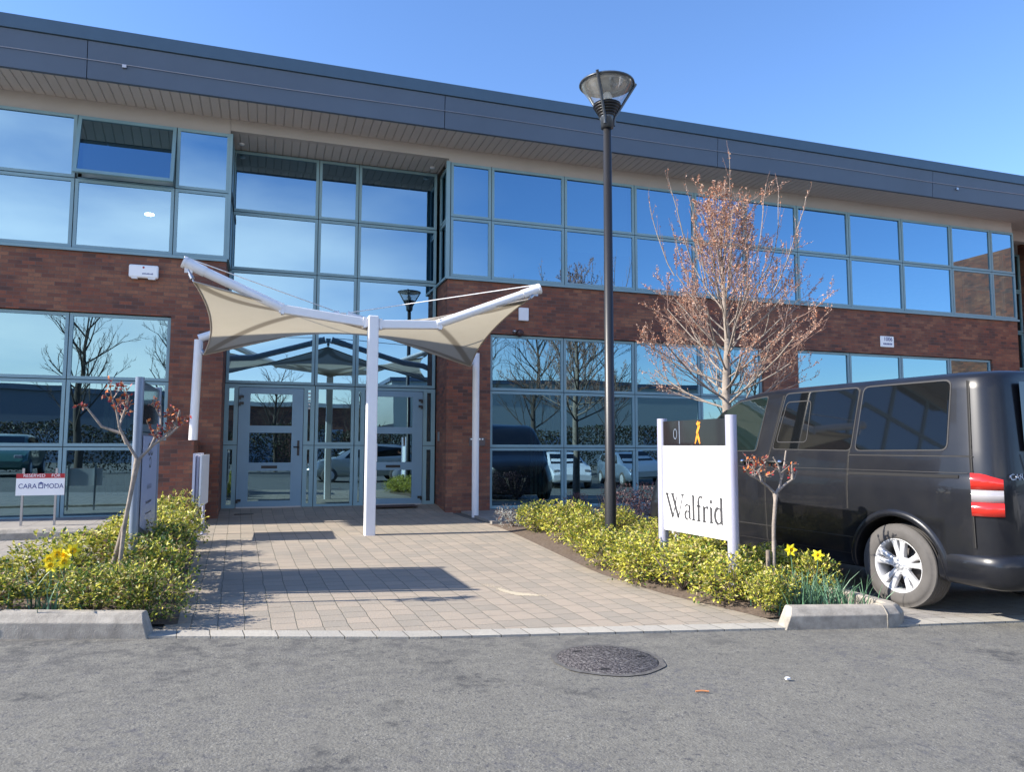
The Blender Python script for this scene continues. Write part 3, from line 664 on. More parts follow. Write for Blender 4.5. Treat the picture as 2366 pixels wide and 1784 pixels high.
for v in fab.data.vertices:
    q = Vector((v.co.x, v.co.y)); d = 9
    for bd in shade_bands:
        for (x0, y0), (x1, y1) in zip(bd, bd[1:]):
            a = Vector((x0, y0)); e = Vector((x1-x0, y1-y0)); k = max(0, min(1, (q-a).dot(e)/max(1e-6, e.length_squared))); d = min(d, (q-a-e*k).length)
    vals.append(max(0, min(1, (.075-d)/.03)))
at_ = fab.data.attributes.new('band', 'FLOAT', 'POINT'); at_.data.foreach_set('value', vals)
hem = MB(); 
for e in range(6):
    a, b_ = fabc[e], fabc[(e+1) % 6]; c0 = sum(fabc, Vector())/6; pts = []
    for i in range(15):
        t = i/14; mid = (c0-(a+b_)/2); mid.z *= .35; pts.append(a.lerp(b_, t)+mid*SAG[e]*4*t*(1-t)*1.25)
    hem.tube(pts, .012, 6)
hem.build('hem', mat('hem_webbing', (.42, .37, .31), .8), fab)
for a, b_ in ((tipL, pk+Vector((-.1, 0, .05))), (tipR, pk+Vector((.1, 0, .05)))):
    mb = MB(); mb.tube([a+Vector((0, 0, .07)), b_], .008, 6); mb.build('stay_cable', M['white'], C_)

# ------------------------------------------------------------------ street lamp
lt = thing('street_lamp', 'tall black lamp post with glass cone lantern standing in the right bed beside the path', 'street lamp', (3.84, -5.64, G0(3.84, -5.64)))
lt.scale = (.765, .765, .781)
mb = MB(); mb.lathe([(.088, 0), (.088, 1.2), (.078, 1.24), (.064, 6.74), (.0, 6.74)], 24); mb.build('pole', M['black'], lt)
lg_ = M['black'] if False else mat('lantern_grey', (.075, .085, .10), .35, metal=.4)
mb = MB(); mb.lathe([(.0, 6.70), (.10, 6.70), (.10, 6.86), (.12, 6.90), (.0, 6.90)], 20); mb.build('collar', lg_, lt)
mb = MB(); prof = [(.105, 6.88)]
for i in range(5): z = 6.895+i*.036; r_ = .115+i*.022; prof += [(r_+.018, z), (r_+.018, z+.017), (r_-.012, z+.019), (r_-.004, z+.035)]
prof += [(.22, 7.075), (.0, 7.08)]; mb.lathe(prof, 24); mb.build('louvre', M['black'], lt)
cg = bpy.data.materials.new('lantern_glass'); cg.use_nodes = True; t_ = cg.node_tree; t_.nodes.clear()
o_ = N(t_, 'ShaderNodeOutputMaterial'); tr_ = N(t_, 'ShaderNodeBsdfTransparent'); gl_ = N(t_, 'ShaderNodeBsdfGlossy'); ms_ = N(t_, 'ShaderNodeMixShader'); ms_.inputs[0].default_value = .22; gl_.inputs['Roughness'].default_value = .08
df_ = N(t_, 'ShaderNodeBsdfDiffuse'); df_.inputs[0].default_value = (.6, .6, .56, 1); ms2 = N(t_, 'ShaderNodeMixShader'); ms2.inputs[0].default_value = .14
t_.links.new(tr_.outputs[0], ms_.inputs[1]); t_.links.new(gl_.outputs[0], ms_.inputs[2]); t_.links.new(ms_.outputs[0], ms2.inputs[1]); t_.links.new(df_.outputs[0], ms2.inputs[2]); t_.links.new(ms2.outputs[0], o_.inputs[0])
mb = MB(); mb.lathe([(.215, 7.08), (.395, 7.34), (.42, 7.40)], 36); mb.build('glass_cone', cg, lt)
mb = MB(); mb.lathe([(.0, 7.10), (.07, 7.12), (.085, 7.2), (.05, 7.27), (.0, 7.29)], 18); mb.build('bulb', mat('frosted_bulb', (.75, .73, .66), .3), lt)
mb = MB(); mb.lathe([(.0, 7.34), (.16, 7.345), (.30, 7.385), (.34, 7.405), (.0, 7.42)], 32); mb.build('reflector', mat('reflector', (.55, .53, .45), .25, metal=.6), lt)
mb = MB(); mb.lathe([(.425, 7.385), (.445, 7.395), (.44, 7.415), (.34, 7.43), (.0, 7.44)], 36); mb.lathe([(.425, 7.385), (.34, 7.41), (.338, 7.43)], 36); mb.build('lid', lg_, lt)
for a in (R(226), R(346), R(106)):
    mb = MB(); ca, sa = math.cos(a), math.sin(a)
    mb.tube([(ca*.11, sa*.11, 6.74), (ca*.125, sa*.125, 6.88), (ca*.47, sa*.47, 7.435)], .024, 6); mb.build('rib', lg_, lt)

# ------------------------------------------------------------------ signs
def stroke(mb, pts, w_, y=0, ext=.003):
    """flat ribbon letter stroke in the x-z plane; w_ horizontal width per point"""
    ws = w_ if isinstance(w_, list) else [w_]*len(pts)
    vs = []
    for i, (x, z) in enumerate(pts):
        a = Vector(pts[max(i-1, 0)]); b_ = Vector(pts[min(i+1, len(pts)-1)]); d = (b_-a).normalized(); n = Vector((-d.y, d.x))*ws[i]/2
        vs += [(x+n.x, y, z+n.y), (x-n.x, y, z-n.y)]
    mb.add(vs, [(2*i, 2*i+1, 2*i+3, 2*i+2) for i in range(len(pts)-1)])
def arc(cx, cz, rx, rz, a0, a1, n=12): return [(cx+rx*math.cos(R(a0+(a1-a0)*i/n)), cz+rz*math.sin(R(a0+(a1-a0)*i/n))) for i in range(n+1)]
def walfrid(mb, x0, z0, H, W, y):
    """thin high-contrast serif lettering"""
    T, t = .155, .062
    S = lambda pts, w_: stroke(mb, [(x0+px*W, z0+pz*H) for px, pz in pts], [q*H for q in w_] if isinstance(w_, list) else w_*H, y)
    # W
    S([(.02, 1), (.135, 0)], T); S([(.135, 0), (.215, .93)], t); S([(.13, 1), (.24, 0)], T); S([(.24, 0), (.325, 1)], t)
    S([(-.01, 1), (.06, 1)], t); S([(.10, 1), (.16, 1)], t); S([(.29, 1), (.35, 1)], t)
    # a
    S([(.445, .60*1), (.445, .06), (.47, 0)], [T*.9, T*.9, t]); S(arc(.405, .47, .04, .13, 0, 170), [T*.8]+[t]*6+[T*.5]*6)
    S(arc(.405, .165, .042, .17, 60, 300), [t]*3+[T*.8]*7+[t]*3)
    # l
    S([(.515, 1.02), (.515, 0)], T); S([(.49, 1.0), (.515, 1.0)], t); S([(.485, 0), (.545, 0)], t)
    # f
    S([(.605, .82), (.605, 0)], T); S(arc(.645, .82, .04, .17, 180, 45), [T*.9]+[T*.6]*3+[t*1.3]*7+[T*.9]*2); S([(.57, .6), (.65, .6)], t); S([(.575, 0), (.64, 0)], t)
    # r
    S([(.70, .6), (.70, 0)], T); S([(.675, .6), (.70, .6)], t); S(arc(.745, .44, .04, .15, 165, 50), [t]*8+[T*.8]*5); S([(.675, 0), (.73, 0)], t)
    # i
    S([(.82, .6), (.82, 0)], T); S([(.795, .6), (.82, .6)], t); S([(.795, 0), (.85, 0)], t); S([(.8, .83), (.835, .83)], T)
    # d
    S([(.985, 1.02), (.985, 0)], T); S([(.96, 1.0), (.985, 1.0)], t); S([(.985, 0), (1.01, 0)], t); S(arc(.935, .3, .055, .31, 30, 330), [t]*3+[T*.9]*7+[t]*3)
def post_sign(name, label, near, far, top, gz, face, white_z, panel_mat, post_mat, pr=.052):
    """two round posts with a dark glossy top panel and a lower panel; face=-1 lettering towards -x side"""
    t = thing(name, label, 'sign', (near[0], near[1], gz)); d = Vector((far[0]-near[0], far[1]-near[1], 0)); Lh = d.length
    t.rotation_euler = (0, 0, math.atan2(d.y, d.x)); h = top-gz
    for x in (0, Lh):
        mb = MB(); mb.tube([(x, 0, -.05), (x, 0, h)], pr, 20); mb.build('post', post_mat, t)
    mb = MB(); mb.box(.05, Lh-.05, -.022, .022, white_z[1]-gz+.004, h-.03); mb.build('top_panel', mat('gloss_black_panel', (.018, .016, .018), .06, spec=.9), t)
    mb = MB(); mb.box(.05, Lh-.05, -.026, .026, white_z[0]-gz, white_z[1]-gz); mb.build('panel', panel_mat, t)
    return t, Lh, h
gz = G0(4.05, -7.7)
sg, Lh, h = post_sign('company_sign', 'white company sign reading Walfrid on two lilac-grey posts in front of the van', (4.06, -7.72), (3.975, -6.62), 1.61, gz, 1, (.46, 1.325), M['sign_white'], M['alu'])
# lettering on the side facing the path (local +y side faces -x)
mb = MB(); walfrid(mb, .0, 0, .235, -.90, 0); lo = mb.build('lettering', M['ink'], sg, recalc=False)
lo.location = (Lh-.09, .0285, .60-gz+.0)
# a small orange figure-like mark and grey device on the dark panel
mb = MB(); stroke(mb, [(0, .22), (-.02, .17), (.012, .11), (-.012, .05), (-.03, .0)], [.02, .035, .03, .03, .012]); stroke(mb, [(-.035, .21), (-.012, .17), (.02, .2)], .016); stroke(mb, [(.005, .1), (.03, .04), (.045, .0)], [.02, .018, .01])
o = mb.build('orange_mark', mat('orange_mark', (.9, .30, .03), .5), sg, recalc=False); o.location = (Lh*.42, .0245, 1.345-gz)
mb = MB(); stroke(mb, arc(0, .1, .028, .05, 0, 360, 20), .008); stroke(mb, [(-.07, .23), (-.075, 0)], .012)
o = mb.build('grey_mark', M['grey_alu'], sg, recalc=False); o.location = (Lh*.76, .0245, 1.345-gz)

gz = G0(-1.03, -6.5)
sg2, Lh2, h2 = post_sign('company_sign', 'blue-grey post sign seen edge-on behind the small red-leaved tree on the left', (-1.04, -6.55), (-1.05, -5.35), 1.90, gz, -1, (.50, 1.42), mat('slate_panel', (.085, .10, .145), .3), M['grey_alu'], .036)
mb = MB(); mb.add([(.10, -.031, .62-gz), (Lh2-.3, -.031, .45-gz), (Lh2-.12, -.031, .62-gz), (Lh2-.12, -.031, 1.40-gz), (.10, -.031, 1.40-gz)], [(0, 1, 2, 3, 4)]); mb.build('inset_panel', mat('pale_blue_panel', (.36, .40, .54), .35), sg2)
mb = MB()
stroke(mb, arc(0, .06, .07, .05, 20, 330, 16), .016); stroke(mb, arc(.17, .06, .07, .05, 20, 330, 16), .016); stroke(mb, arc(.09, -.06, .06, .045, 200, 520, 16), .014)
for i in range(5): stroke(mb, [(-.05+i*.06, -.30), (-.03+i*.06, -.26), (-.01+i*.06, -.30)], .010)
for i in range(6): stroke(mb, [(-.08+i*.06, -.42), (-.05+i*.06, -.42)], .022)
for i in range(6): stroke(mb, [(-.08+i*.06, -.52), (-.04+i*.06, -.52)], .012)
o = mb.build('lettering', M['ink'], sg2, recalc=False); o.location = (Lh2*.42, -.0335, 1.22-gz)
# small info board beside the path
t = thing('notice_board', 'narrow white notice board on two legs seen edge-on beside the left end of the paving', 'sign', (-.84, -3.05, G0(-.84, -3.05)), R(88))
for x in (0.05, .85):
    mb = MB(); mb.tube([(x, 0, 0), (x, 0, 1.13)], .022, 10); mb.build('leg', M['alu'], t)
mb = MB(); mb.box(0, .92, -.05, -.028, .46, 1.14); mb.build('panel', M['white'], t)
mb = MB(); mb.box(-.01, .93, .026, .055, .50, 1.16); mb.build('backing_panel', mat('white_panel_lilac', (.62, .62, .72), .45), t)
mb = MB(); mb.box(-.03, .08, -.06, .06, 0, .03); mb.box(.8, .91, -.06, .06, 0, .03); mb.build('foot', M['alu'], t)
# reserved sign
t = thing('parking_sign', 'small white and red reserved parking sign on two thin legs under the left window', 'sign', (-3.06, -1.22, .17))
t.scale = (.80, 1, .86)
for x in (-.28, .24):
    mb = MB(); mb.box(x-.018, x+.018, -.012, .012, 0, .95); mb.build('leg', M['steel'], t)
mb = MB(); mb.box(-.38, .38, -.03, -.012, .50, .86); mb.build('plate', M['sign_white'], t)
mb = MB(); mb.box(-.38, .38, -.033, -.0302, .785, .862); mb.build('red_band', M['red_sign'], t)
RX = Matrix.Rotation(R(90), 4, 'X')
text_mesh('RESERVED', .075, 'lettering', M['sign_white'], t, Matrix.Translation((-.10, -.0345, .826)) @ RX, .001, sx=1.02)
text_mesh('FOR', .075, 'lettering', M['sign_white'], t, Matrix.Translation((.24, -.0345, .826)) @ RX, .001, sx=1.02)
text_mesh('CARA', .115, 'lettering', M['blue_ink'], t, Matrix.Translation((-.20, -.0315, .65)) @ RX, .001, sx=.95)
text_mesh('MODA', .115, 'lettering', M['blue_ink'], t, Matrix.Translation((.21, -.0315, .65)) @ RX, .001, sx=.9)
mb = MB(); rect_frame(mb, -.03, .045, .615, .69, -.0325, -.0305, .012); mb.add([(-.04, -.0316, .695), (.055, -.0316, .695), (.008, -.0316, .725)], [(0, 1, 2)]); mb.build('emblem', M['blue_ink'], t)

# ------------------------------------------------------------------ van
vA = math.atan2(math.cos(R(-6)), math.sin(R(-6)))
van = thing('parked_van', 'dark grey passenger van with privacy glass parked nose-in at the right', 'van', (5.48, -8.17, -.132), vA)
# local frame: x forward from the rear axle, y to the left (negative = into the body, to the right), z up; the left side is y=0
W_ = 2.02
SIDE = [(.30, .07), (.34, .03), (.45, .005), (.62, -.002), (.85, -.012), (1.05, -.012), (1.17, -.006), (1.195, .004), (1.215, .006), (1.36, .022), (1.42, .034), (1.95, .118), (2.045, .134), (2.075, .162), (2.098, .225), (2.112, .34), (2.12, .6), (2.125, 1.01)]
def side_v(z):
    for (z0, v0), (z1, v1) in zip(SIDE, SIDE[1:]):
        if z0 <= z <= z1: return v0+(v1-v0)*(z-z0)/(z1-z0)
    return SIDE[0][1]
ROOF = [(-1.0, 2.10), (-.9, 2.115), (-.4, 2.125), (1.6, 2.125), (1.9, 2.11), (2.2, 2.05), (2.45, 1.93), (2.75, 1.73), (3.1, 1.48), (3.4, 1.27), (3.6, 1.20), (4.0, 1.08), (4.2, .95), (4.32, .70)]
EI = [(-.985, .50), (-.975, .32), (-.96, .19), (-.93, .105), (-.88, .055), (-.80, .018), (-.70, .004), (-.5, 0), (3.3, 0), (3.7, .04), (4.0, .12), (4.2, .30), (4.32, .55)]
def van_section(u):
    rz = lerp_poly(ROOF, u); e = lerp_poly(EI, u); half = []
    for z, v in SIDE:
        vv = v
        if rz < 2.12:
            if rz > 1.45:
                zz = z if z < 1.36 else 1.36+(z-1.36)*(rz-1.36)/(2.125-1.36); 
            else: zz = .30+(z-.30)*(rz-.30)/(2.125-.30)
        else: zz = z
        vmax = W_/2
        vv = v+e*(1-v/vmax)
        lean = max(0, (zz-1.15))*.12*max(0, min(1, (-u-.3)/.6)) if u < -.3 else 0
        drop = 0
        half.append((u+lean, -vv, zz))
    other = [(x, -W_-y, z) for x, y, z in reversed(half[:-1])]
    return half+other
us = [-.985, -.98, -.975, -.96, -.93, -.88, -.80, -.70, -.6, -.5, -.3, 0, .3, .6, 1.0, 1.4, 1.6, 1.75, 1.9, 2.05, 2.2, 2.32, 2.45, 2.6, 2.75, 2.95, 3.1, 3.25, 3.4, 3.5, 3.6, 3.8, 4.0, 4.1, 4.2, 4.27, 4.32]
secs = [van_section(u) for u in us]; n = len(secs[0])
mb = MB(); vs = [p for s_ in secs for p in s_]
mb.add(vs, [(i*n+k, i*n+(k+1) % n, (i+1)*n+(k+1) % n, (i+1)*n+k) for i in range(len(us)-1) for k in range(n)], True)
mb.add(secs[0], [tuple(range(n))]); mb.add(secs[-1], [tuple(reversed(range(n)))])
body = mb.build('body', M['paint'], van)
bm = bmesh.new(); bm.from_mesh(body.data); bmesh.ops.remove_doubles(bm, verts=bm.verts, dist=1e-5); bmesh.ops.recalc_face_normals(bm, faces=bm.faces); bm.to_mesh(body.data); bm.free()
cut = MB()
for u in (0, 3.2):
    for v0, v1 in ((.2, -.30), (-W_-.2, -W_+.30)):
        cut.tube([(u, v0, .37), (u, v1, .37)], .455, 40, smooth=False)
co = cut.build('cutter', M['plastic'])
bmod = body.modifiers.new('b', 'BOOLEAN'); bmod.operation = 'DIFFERENCE'; bmod.solver = 'EXACT'; bmod.object = co; bmod.material_mode = 'TRANSFER'
co.matrix_world = Matrix.Translation(van.location) @ Matrix.Rotation(vA, 4, 'Z')
bpy.context.view_layer.update()
me = bpy.data.meshes.new_from_object(body.evaluated_get(bpy.context.evaluated_depsgraph_get())); body.modifiers.clear(); body.data = me
bpy.data.objects.remove(co)
def sidepoly(name, pts, m_, off=.004, parent=van, thick=.0):
    """polygon (u,z) laid on the left side"""
    mb = MB(); vs = [(u, -side_v(z)+off, z) for u, z in pts]; mb.add(vs, [tuple(range(len(vs)))])
    return mb.build(name, m_, parent)
def rnd(pts, r_=.05, n=4):
    out = []; k = len(pts)
    for i in range(k):
        p = Vector(pts[i]); a = (Vector(pts[i-1])-p); b_ = (Vector(pts[(i+1) % k])-p); a.normalize(); b_.normalize()
        p0, p1 = p+a*r_, p+b_*r_
        for j in range(n+1):
            t = j/n; out.append(tuple((p0*(1-t)+p*t)*(1-t)+(p*(1-t)+p1*t)*t))
    return out
def grow(pts, g):
    c = Vector((sum(p[0] for p in pts)/len(pts), sum(p[1] for p in pts)/len(pts)))
    return [(p[0]+math.copysign(g, p[0]-c.x), p[1]+math.copysign(g, p[1]-c.y)) for p in pts]
def sidewin(pts, glass, r_=.05):
    s_ = sidepoly('window', rnd(grow(pts, .012), r_+.006), M['rubber_seal'], .0035)
    g = sidepoly('pane', rnd(pts, r_), glass, .0065, s_)
    return s_
sidewin([(-.50, 1.43), (.44, 1.42), (.385, 2.03), (-.50, 2.03)], M['vglass'], .06)
w2 = sidewin([(.50, 1.42), (1.54, 1.43), (1.40, 2.03), (.445, 2.03)], M['vglass'], .05)
sl = MB()
def side_line(mb, pts, wd, off=.005):
    for (u0, z0), (u1, z1) in zip(pts, pts[1:]):
        d = Vector((u1-u0, z1-z0)).normalized(); nx_, nz_ = -d.y*wd/2, d.x*wd/2
        mb.add([(u0+nx_, -side_v(z0+nz_)+off, z0+nz_), (u0-nx_, -side_v(z0-nz_)+off, z0-nz_), (u1-nx_, -side_v(z1-nz_)+off, z1-nz_), (u1+nx_, -side_v(z1+nz_)+off, z1+nz_)], [(0, 1, 2, 3)])
fr_ = rnd([(1.06, 1.50), (1.49, 1.50), (1.38, 1.94), (1.04, 1.94)], .05); fr_ = fr_+[fr_[0]]
mb = MB(); side_line(mb, fr_, .011, .009); mb.build('sliding_pane_frame', M['rubber_seal'], w2)
sidewin([(1.80, 1.41), (2.95, 1.40), (2.80, 1.62), (2.42, 1.86), (2.15, 1.98), (1.68, 2.02)], M['vglass_front'], .04)
# panel gaps, rail, handles
dusty = mat('dusty_edge', (.035, .033, .031), .7)
def gap(pts, wd=.013):
    mb = MB(); side_line(mb, pts, wd, .0025); mb.cur = 1; side_line(mb, [(u-wd*.8, z) for u, z in pts] if abs(pts[0][0]-pts[-1][0]) < .3 else [(u, z-wd*.8) for u, z in pts], .006, .0022); return mb.build('panel_gap', [M['seam'], dusty], van)
zz_ = [.34, .45, .62, .85, 1.05, 1.17, 1.195, 1.215, 1.36, 1.42, 1.95, 2.02]
gap([(.52+(.0 if z < 1.36 else (z-1.36)*-.12), z) for z in zz_ if z > .82]+[])
gap([(1.63+(.0 if z < 1.2 else (z-1.2)*-.22), z) for z in zz_]); gap([(-.735+max(0, z-1.15)*.10, z) for z in zz_ if z > .6])
gap([(.52, 1.375), (-.735, 1.375)], .006); gap([(2.9, .42), (2.95, 1.35)])
mb = MB(); side_line(mb, [(-.62, 1.20), (.50, 1.195)], .028, .004); mb.build('sliding_door_rail', M['seam'], van)
mb = MB(); side_line(mb, [(-.70, 1.232), (3.2, 1.225)], .006, .004); mb.build('crease', M['rubber_seal'], van)
for u, s_ in ((1.86, 1), (1.50, -1)):
    mb = MB(); mb.tube([(u-.09, .012, 1.28), (u-.06, .042, 1.285), (u+.06, .042, 1.285), (u+.09, .012, 1.28)], .014, 8); mb.build('door_handle', M['chrome'] if False else M['plastic'], van)
    mb = MB(); mb.lathe([(0, .045), (.02, .04), (.022, .0)], 10, 'y', (u+.11*s_, 0, 1.285)); mb.build('lock', M['chrome'], van)
# lower body mouldings
mb = MB(); side_line(mb, [(.46, .58), (2.75, .58)], .012, .004); side_line(mb, [(.47, .42), (2.75, .42)], .008, .004); mb.build('side_moulding', M['rubber_seal'], van)
# wheel arch lips
for u in (0, 3.2):
    mb = MB(); vs = []; nn_ = 40
    for i in range(nn_+1):
        a = R(-8)+(R(196))*i/nn_
        for r_, y in ((.452, -.02), (.452, .02), (.475, .026), (.50, .012), (.515, -.004)):
            z = .37+r_*math.sin(a); vs.append((u+r_*math.cos(a), y-side_v(max(.31, z))*1.0, max(z, .28)))
    mb.add(vs, [(i*5+k, i*5+k+1, (i+1)*5+k+1, (i+1)*5+k) for i in range(nn_) for k in range(4)], True); mb.build('wheel_arch', M['paint'], van)
# rear bumper
plan = [(-.40, .0), (-.60, .018), (-.80, .020), (-.92, -.01), (-1.0, -.08), (-1.045, -.20), (-1.06, -.5), (-1.065, -1.01)]
plan = plan+[(x, -W_-y) for x, y in reversed(plan[:-1])]
prof = [(.29, .10), (.31, .04), (.36, .008), (.48, .0), (.545, .012), (.575, .045), (.585, .12)]
vs = []; 
for i, (x, y) in enumerate(plan):
    a = Vector(plan[max(i-1, 0)]); b_ = Vector(plan[min(i+1, len(plan)-1)]); d = (b_-a).normalized(); nn_ = Vector((-d.y, d.x))
    for z, ins in prof: vs.append((x+nn_.x*ins, y+nn_.y*ins, z))
mb = MB(); k7 = len(prof); mb.add(vs, [(i*k7+k, i*k7+k+1, (i+1)*k7+k+1, (i+1)*k7+k) for i in range(len(plan)-1) for k in range(k7-1)], True)
mb.add(vs[:k7], [tuple(range(k7))]); mb.build('rear_bumper', M['paint'], van)
# tail lights wrapping the corner
def wrap(z0, z1, m_, name, parent, right_end, off=.018, mirror=False, slope=0):
    pl = [(-.735, .008), (-.80, -.006), (-.84, -.022), (-.88, -.043), (-.93, -.093), (-.96, -.178), (-.968, -.235)][:right_end-2]
    mb = MB(); vs = []
    for i, (x, y) in enumerate(pl):
        a = Vector(pl[max(i-1, 0)]); b_ = Vector(pl[min(i+1, len(pl)-1)]); d = (b_-a).normalized(); nn_ = Vector((d.y, -d.x)); 
        k = i/(len(pl)-1); zt = z1-slope*k*k
        for z in (z0, zt):
            bulge = off
            px, py = x+nn_.x*bulge, y+nn_.y*bulge
            if mirror: py = -W_-py
            vs.append((px, py, z))
        px, py = x-nn_.x*.01, y-nn_.y*.01
        if mirror: py = -W_-py
        vs.append((px, py, zt)); vs.append((px, py, z0))
    q = 4
    mb.add(vs, [(i*q+k, i*q+(k+1) % q, (i+1)*q+(k+1) % q, (i+1)*q+k) for i in range(len(pl)-1) for k in range(q)], True)
    mb.add(vs[:4], [(0, 1, 2, 3)]); mb.add(vs[-4:], [(0, 1, 2, 3)])
    return mb.build(name, m_, parent)
for mir in (False, True):
    a = wrap(.885, .995, M['red_lens'], 'tail_light', van, 7, mirror=mir); wrap(.998, 1.098, M['clear_lens'], 'clear_lens', a, 7, .014, mirror=mir); wrap(1.101, 1.235, M['red_lens'], 'upper_lens', a, 7, .018, mirror=mir, slope=.05)
mb = MB(); rw = [(-.985+.0, -.34, 1.42), (-.985, -1.68, 1.42), (-.905, -1.62, 2.0), (-.905, -.40, 2.0)]
mb.add([(x+max(0, z-1.15)*.0-.006+ (.025 if z < 1.5 else 0), y, z) for x, y, z in rw], [(0, 1, 2, 3)]); mb.build('rear_window', M['vglass'], van)
mb = MB(); mb.box(-.995, -.985, -.36, -.352, .62, 1.40); mb.box(-.995, -.985, -1.668, -1.66, .62, 1.40); mb.build('tailgate_gap', M['seam'], van)
MR = Matrix(((-.074, 0, -.997, -.960), (-.997, 0, .074, -.135), (0, 1, 0, 1.205), (0, 0, 0, 1)))
text_mesh('CARAVELLE', .07, 'lettering', M['chrome'], van, MR, .004, 'LEFT', 1.15)
mb = MB(); mb.lathe([(.066, 0), (.075, .012), (.084, 0)], 28, 'y', (0, 0, 0)); stroke(mb, [(-.04, .045), (-.015, -.045), (0, .0), (.015, -.045), (.04, .045)], .012, .006); stroke(mb, [(-.02, .06), (0, .01), (.02, .06)], .010, .006)
em_ = mb.build('badge', M['chrome'], van); em_.rotation_euler = (0, 0, R(-90)); em_.location = (-.999, -W_/2, 1.10)
mb = MB(); mb.box(-1.0, -.988, -1.27, -.75, .72, .84); mb.build('number_plate', mat('plate_yellow', (.75, .6, .1), .5), van)
# interior tub, underside
mb = MB(); mb.box(-.8, 4.0, -W_+.25, -.25, .26, .40); mb.build('underbody', M['plastic'], van)
# mirror
mb = MB(); mb.box(2.72, 2.86, .03, .22, 1.30, 1.56); o = mb.build('wing_mirror', M['plastic'], van); bevel(o, .03, 3)
# wheels
def make_wheel(parent):
    wq = bpy.data.objects.new('wheel', None); col.objects.link(wq); wq.parent = parent
    mb = MB(); R0 = .375
    prof = [(.235, -.235), (.25, -.24), (.30, -.245), (.345, -.235), (.368, -.215)]
    for i in range(6): yv = -.205+i*.034; prof += [(R0, yv), (R0, yv+.026), (R0-.004, yv+.028), (R0-.004, yv+.032)]
    prof += [(.368, -.005), (.352, .006), (.34, .0075), (.338, .011), (.31, .016), (.27, .016), (.243, .006), (.235, -.01)]
    mb.lathe(prof, 56, 'y'); 
    mb.build('tyre', M['rubber'], wq)
    mb = MB(); mb.lathe([(.236, -.235), (.222, -.22), (.218, -.06), (.222, -.02), (.232, .0), (.244, .006), (.246, -.004)], 48, 'y')
    mb.lathe([(0, -.028), (.075, -.028), (.085, -.04), (.085, -.07)], 30, 'y'); mb.lathe([(.0, -.015), (.034, -.016), (.038, -.03)], 20, 'y')
    for i in range(5):
        a = R(90+72*i)
        for s_ in (-1, 1):
            a0, a1 = a+s_*R(17), a+s_*R(11.5); c0, s0 = math.cos(a0), math.sin(a0); vs = []
            for r_, w_, y, aa in ((.06, .026, -.03, a0*.5+a*.5), (.12, .021, -.022, a0*.65+a*.35), (.19, .024, -.012, a1), (.228, .032, -.004, a1)):
                c, s2 = math.cos(aa), math.sin(aa)
                for k1, dy in ((-1, -.004), (-.5, .004), (.5, .004), (1, -.004), (1, -.045), (-1, -.045)):
                    vs.append((c*r_-s2*w_*k1, y+dy, s2*r_+c*w_*k1))
            mb.add(vs, [(j*6+k, j*6+(k+1) % 6, (j+1)*6+(k+1) % 6, (j+1)*6+k) for j in range(3) for k in range(6)])
    for i in range(5):
        a = R(54+72*i); mb.lathe([(0, -.022), (.009, -.022), (.009, -.04)], 8, 'y', (.056*math.cos(a), 0, .056*math.sin(a)))
    mb.build('rim', M['rim'], wq)
    mb = MB(); mb.lathe([(.0, -.12), (.19, -.12), (.19, -.14), (.0, -.14)], 30, 'y'); mb.build('brake_disc', mat('brake_disc', (.06, .055, .055), .5, metal=.5), wq)
    return wq
w0 = make_wheel(van); w0.location = (0, -.015, .372)
def place_wheel(u, v, rz, dz=0):
    q = copy_tree(w0, van); q.location = (u, v, .372+dz); q.rotation_euler = (0, R(23*u), rz)
def gl(u, v):  # ground height under a point of the van, in the van's frame
    p = Matrix.Translation(van.location) @ Matrix.Rotation(vA, 4, 'Z') @ Vector((u, v, 0)); return G0(p.x, p.y)+.008+.132
place_wheel(0, -W_+.015, R(180), gl(0, -W_)); place_wheel(3.2, -.02, 0, gl(3.2, 0)); place_wheel(3.2, -W_+.02, R(180), gl(3.2, -W_))

# ------------------------------------------------------------------ trees
TWIG = [True]
def branch_tree(mb, p, d, L_, r_, depth, rng, twigs, spread=.5, up=.25, seg=3, children=(3, 5), decay=.68, minr=.0022):
    pts = [p.copy()]; rs = [r_]; cur = p.copy(); dd = d.copy()
    for i in range(seg):
        dd = (dd+Vector((rng.uniform(-1, 1), rng.uniform(-1, 1), rng.uniform(-.5, .8)))*.10+Vector((0, 0, up*.25))).normalized()
        cur = cur+dd*(L_/seg); pts.append(cur.copy()); rs.append(max(minr, r_*(1-.55*(i+1)/seg)))
    mb.cur = 1 if (r_ < .007 and TWIG[0]) else 0
    mb.tube(pts, rs, 7 if r_ > .02 else (5 if r_ > .008 else 3), cap=False)
    if depth == 0: twigs.append((pts, dd)); return
    nch = rng.randint(*children)
    for k in range(nch):
        t = (k+1+rng.uniform(-.4, .3))/nch; t = min(.98, max(.15, t)); f = t*seg; i = min(seg-1, int(f)); q = pts[i].lerp(pts[i+1], f-i)
        ax = Vector((rng.uniform(-1, 1), rng.uniform(-1, 1), rng.uniform(-.3, .3))).cross(dd)
        if ax.length < .01: continue
        ax.normalize(); nd = (dd*math.cos(spread*rng.uniform(.7, 1.3))+ax*math.sin(spread*rng.uniform(.7, 1.3))).normalized()
        branch_tree(mb, q, nd, L_*decay*rng.uniform(.7, 1.15)*(1.15-.45*t), max(minr, rs[i]*.55), depth-1, rng, twigs, spread, up, seg, children, decay, minr)
    twigs.append((pts[-2:], dd))
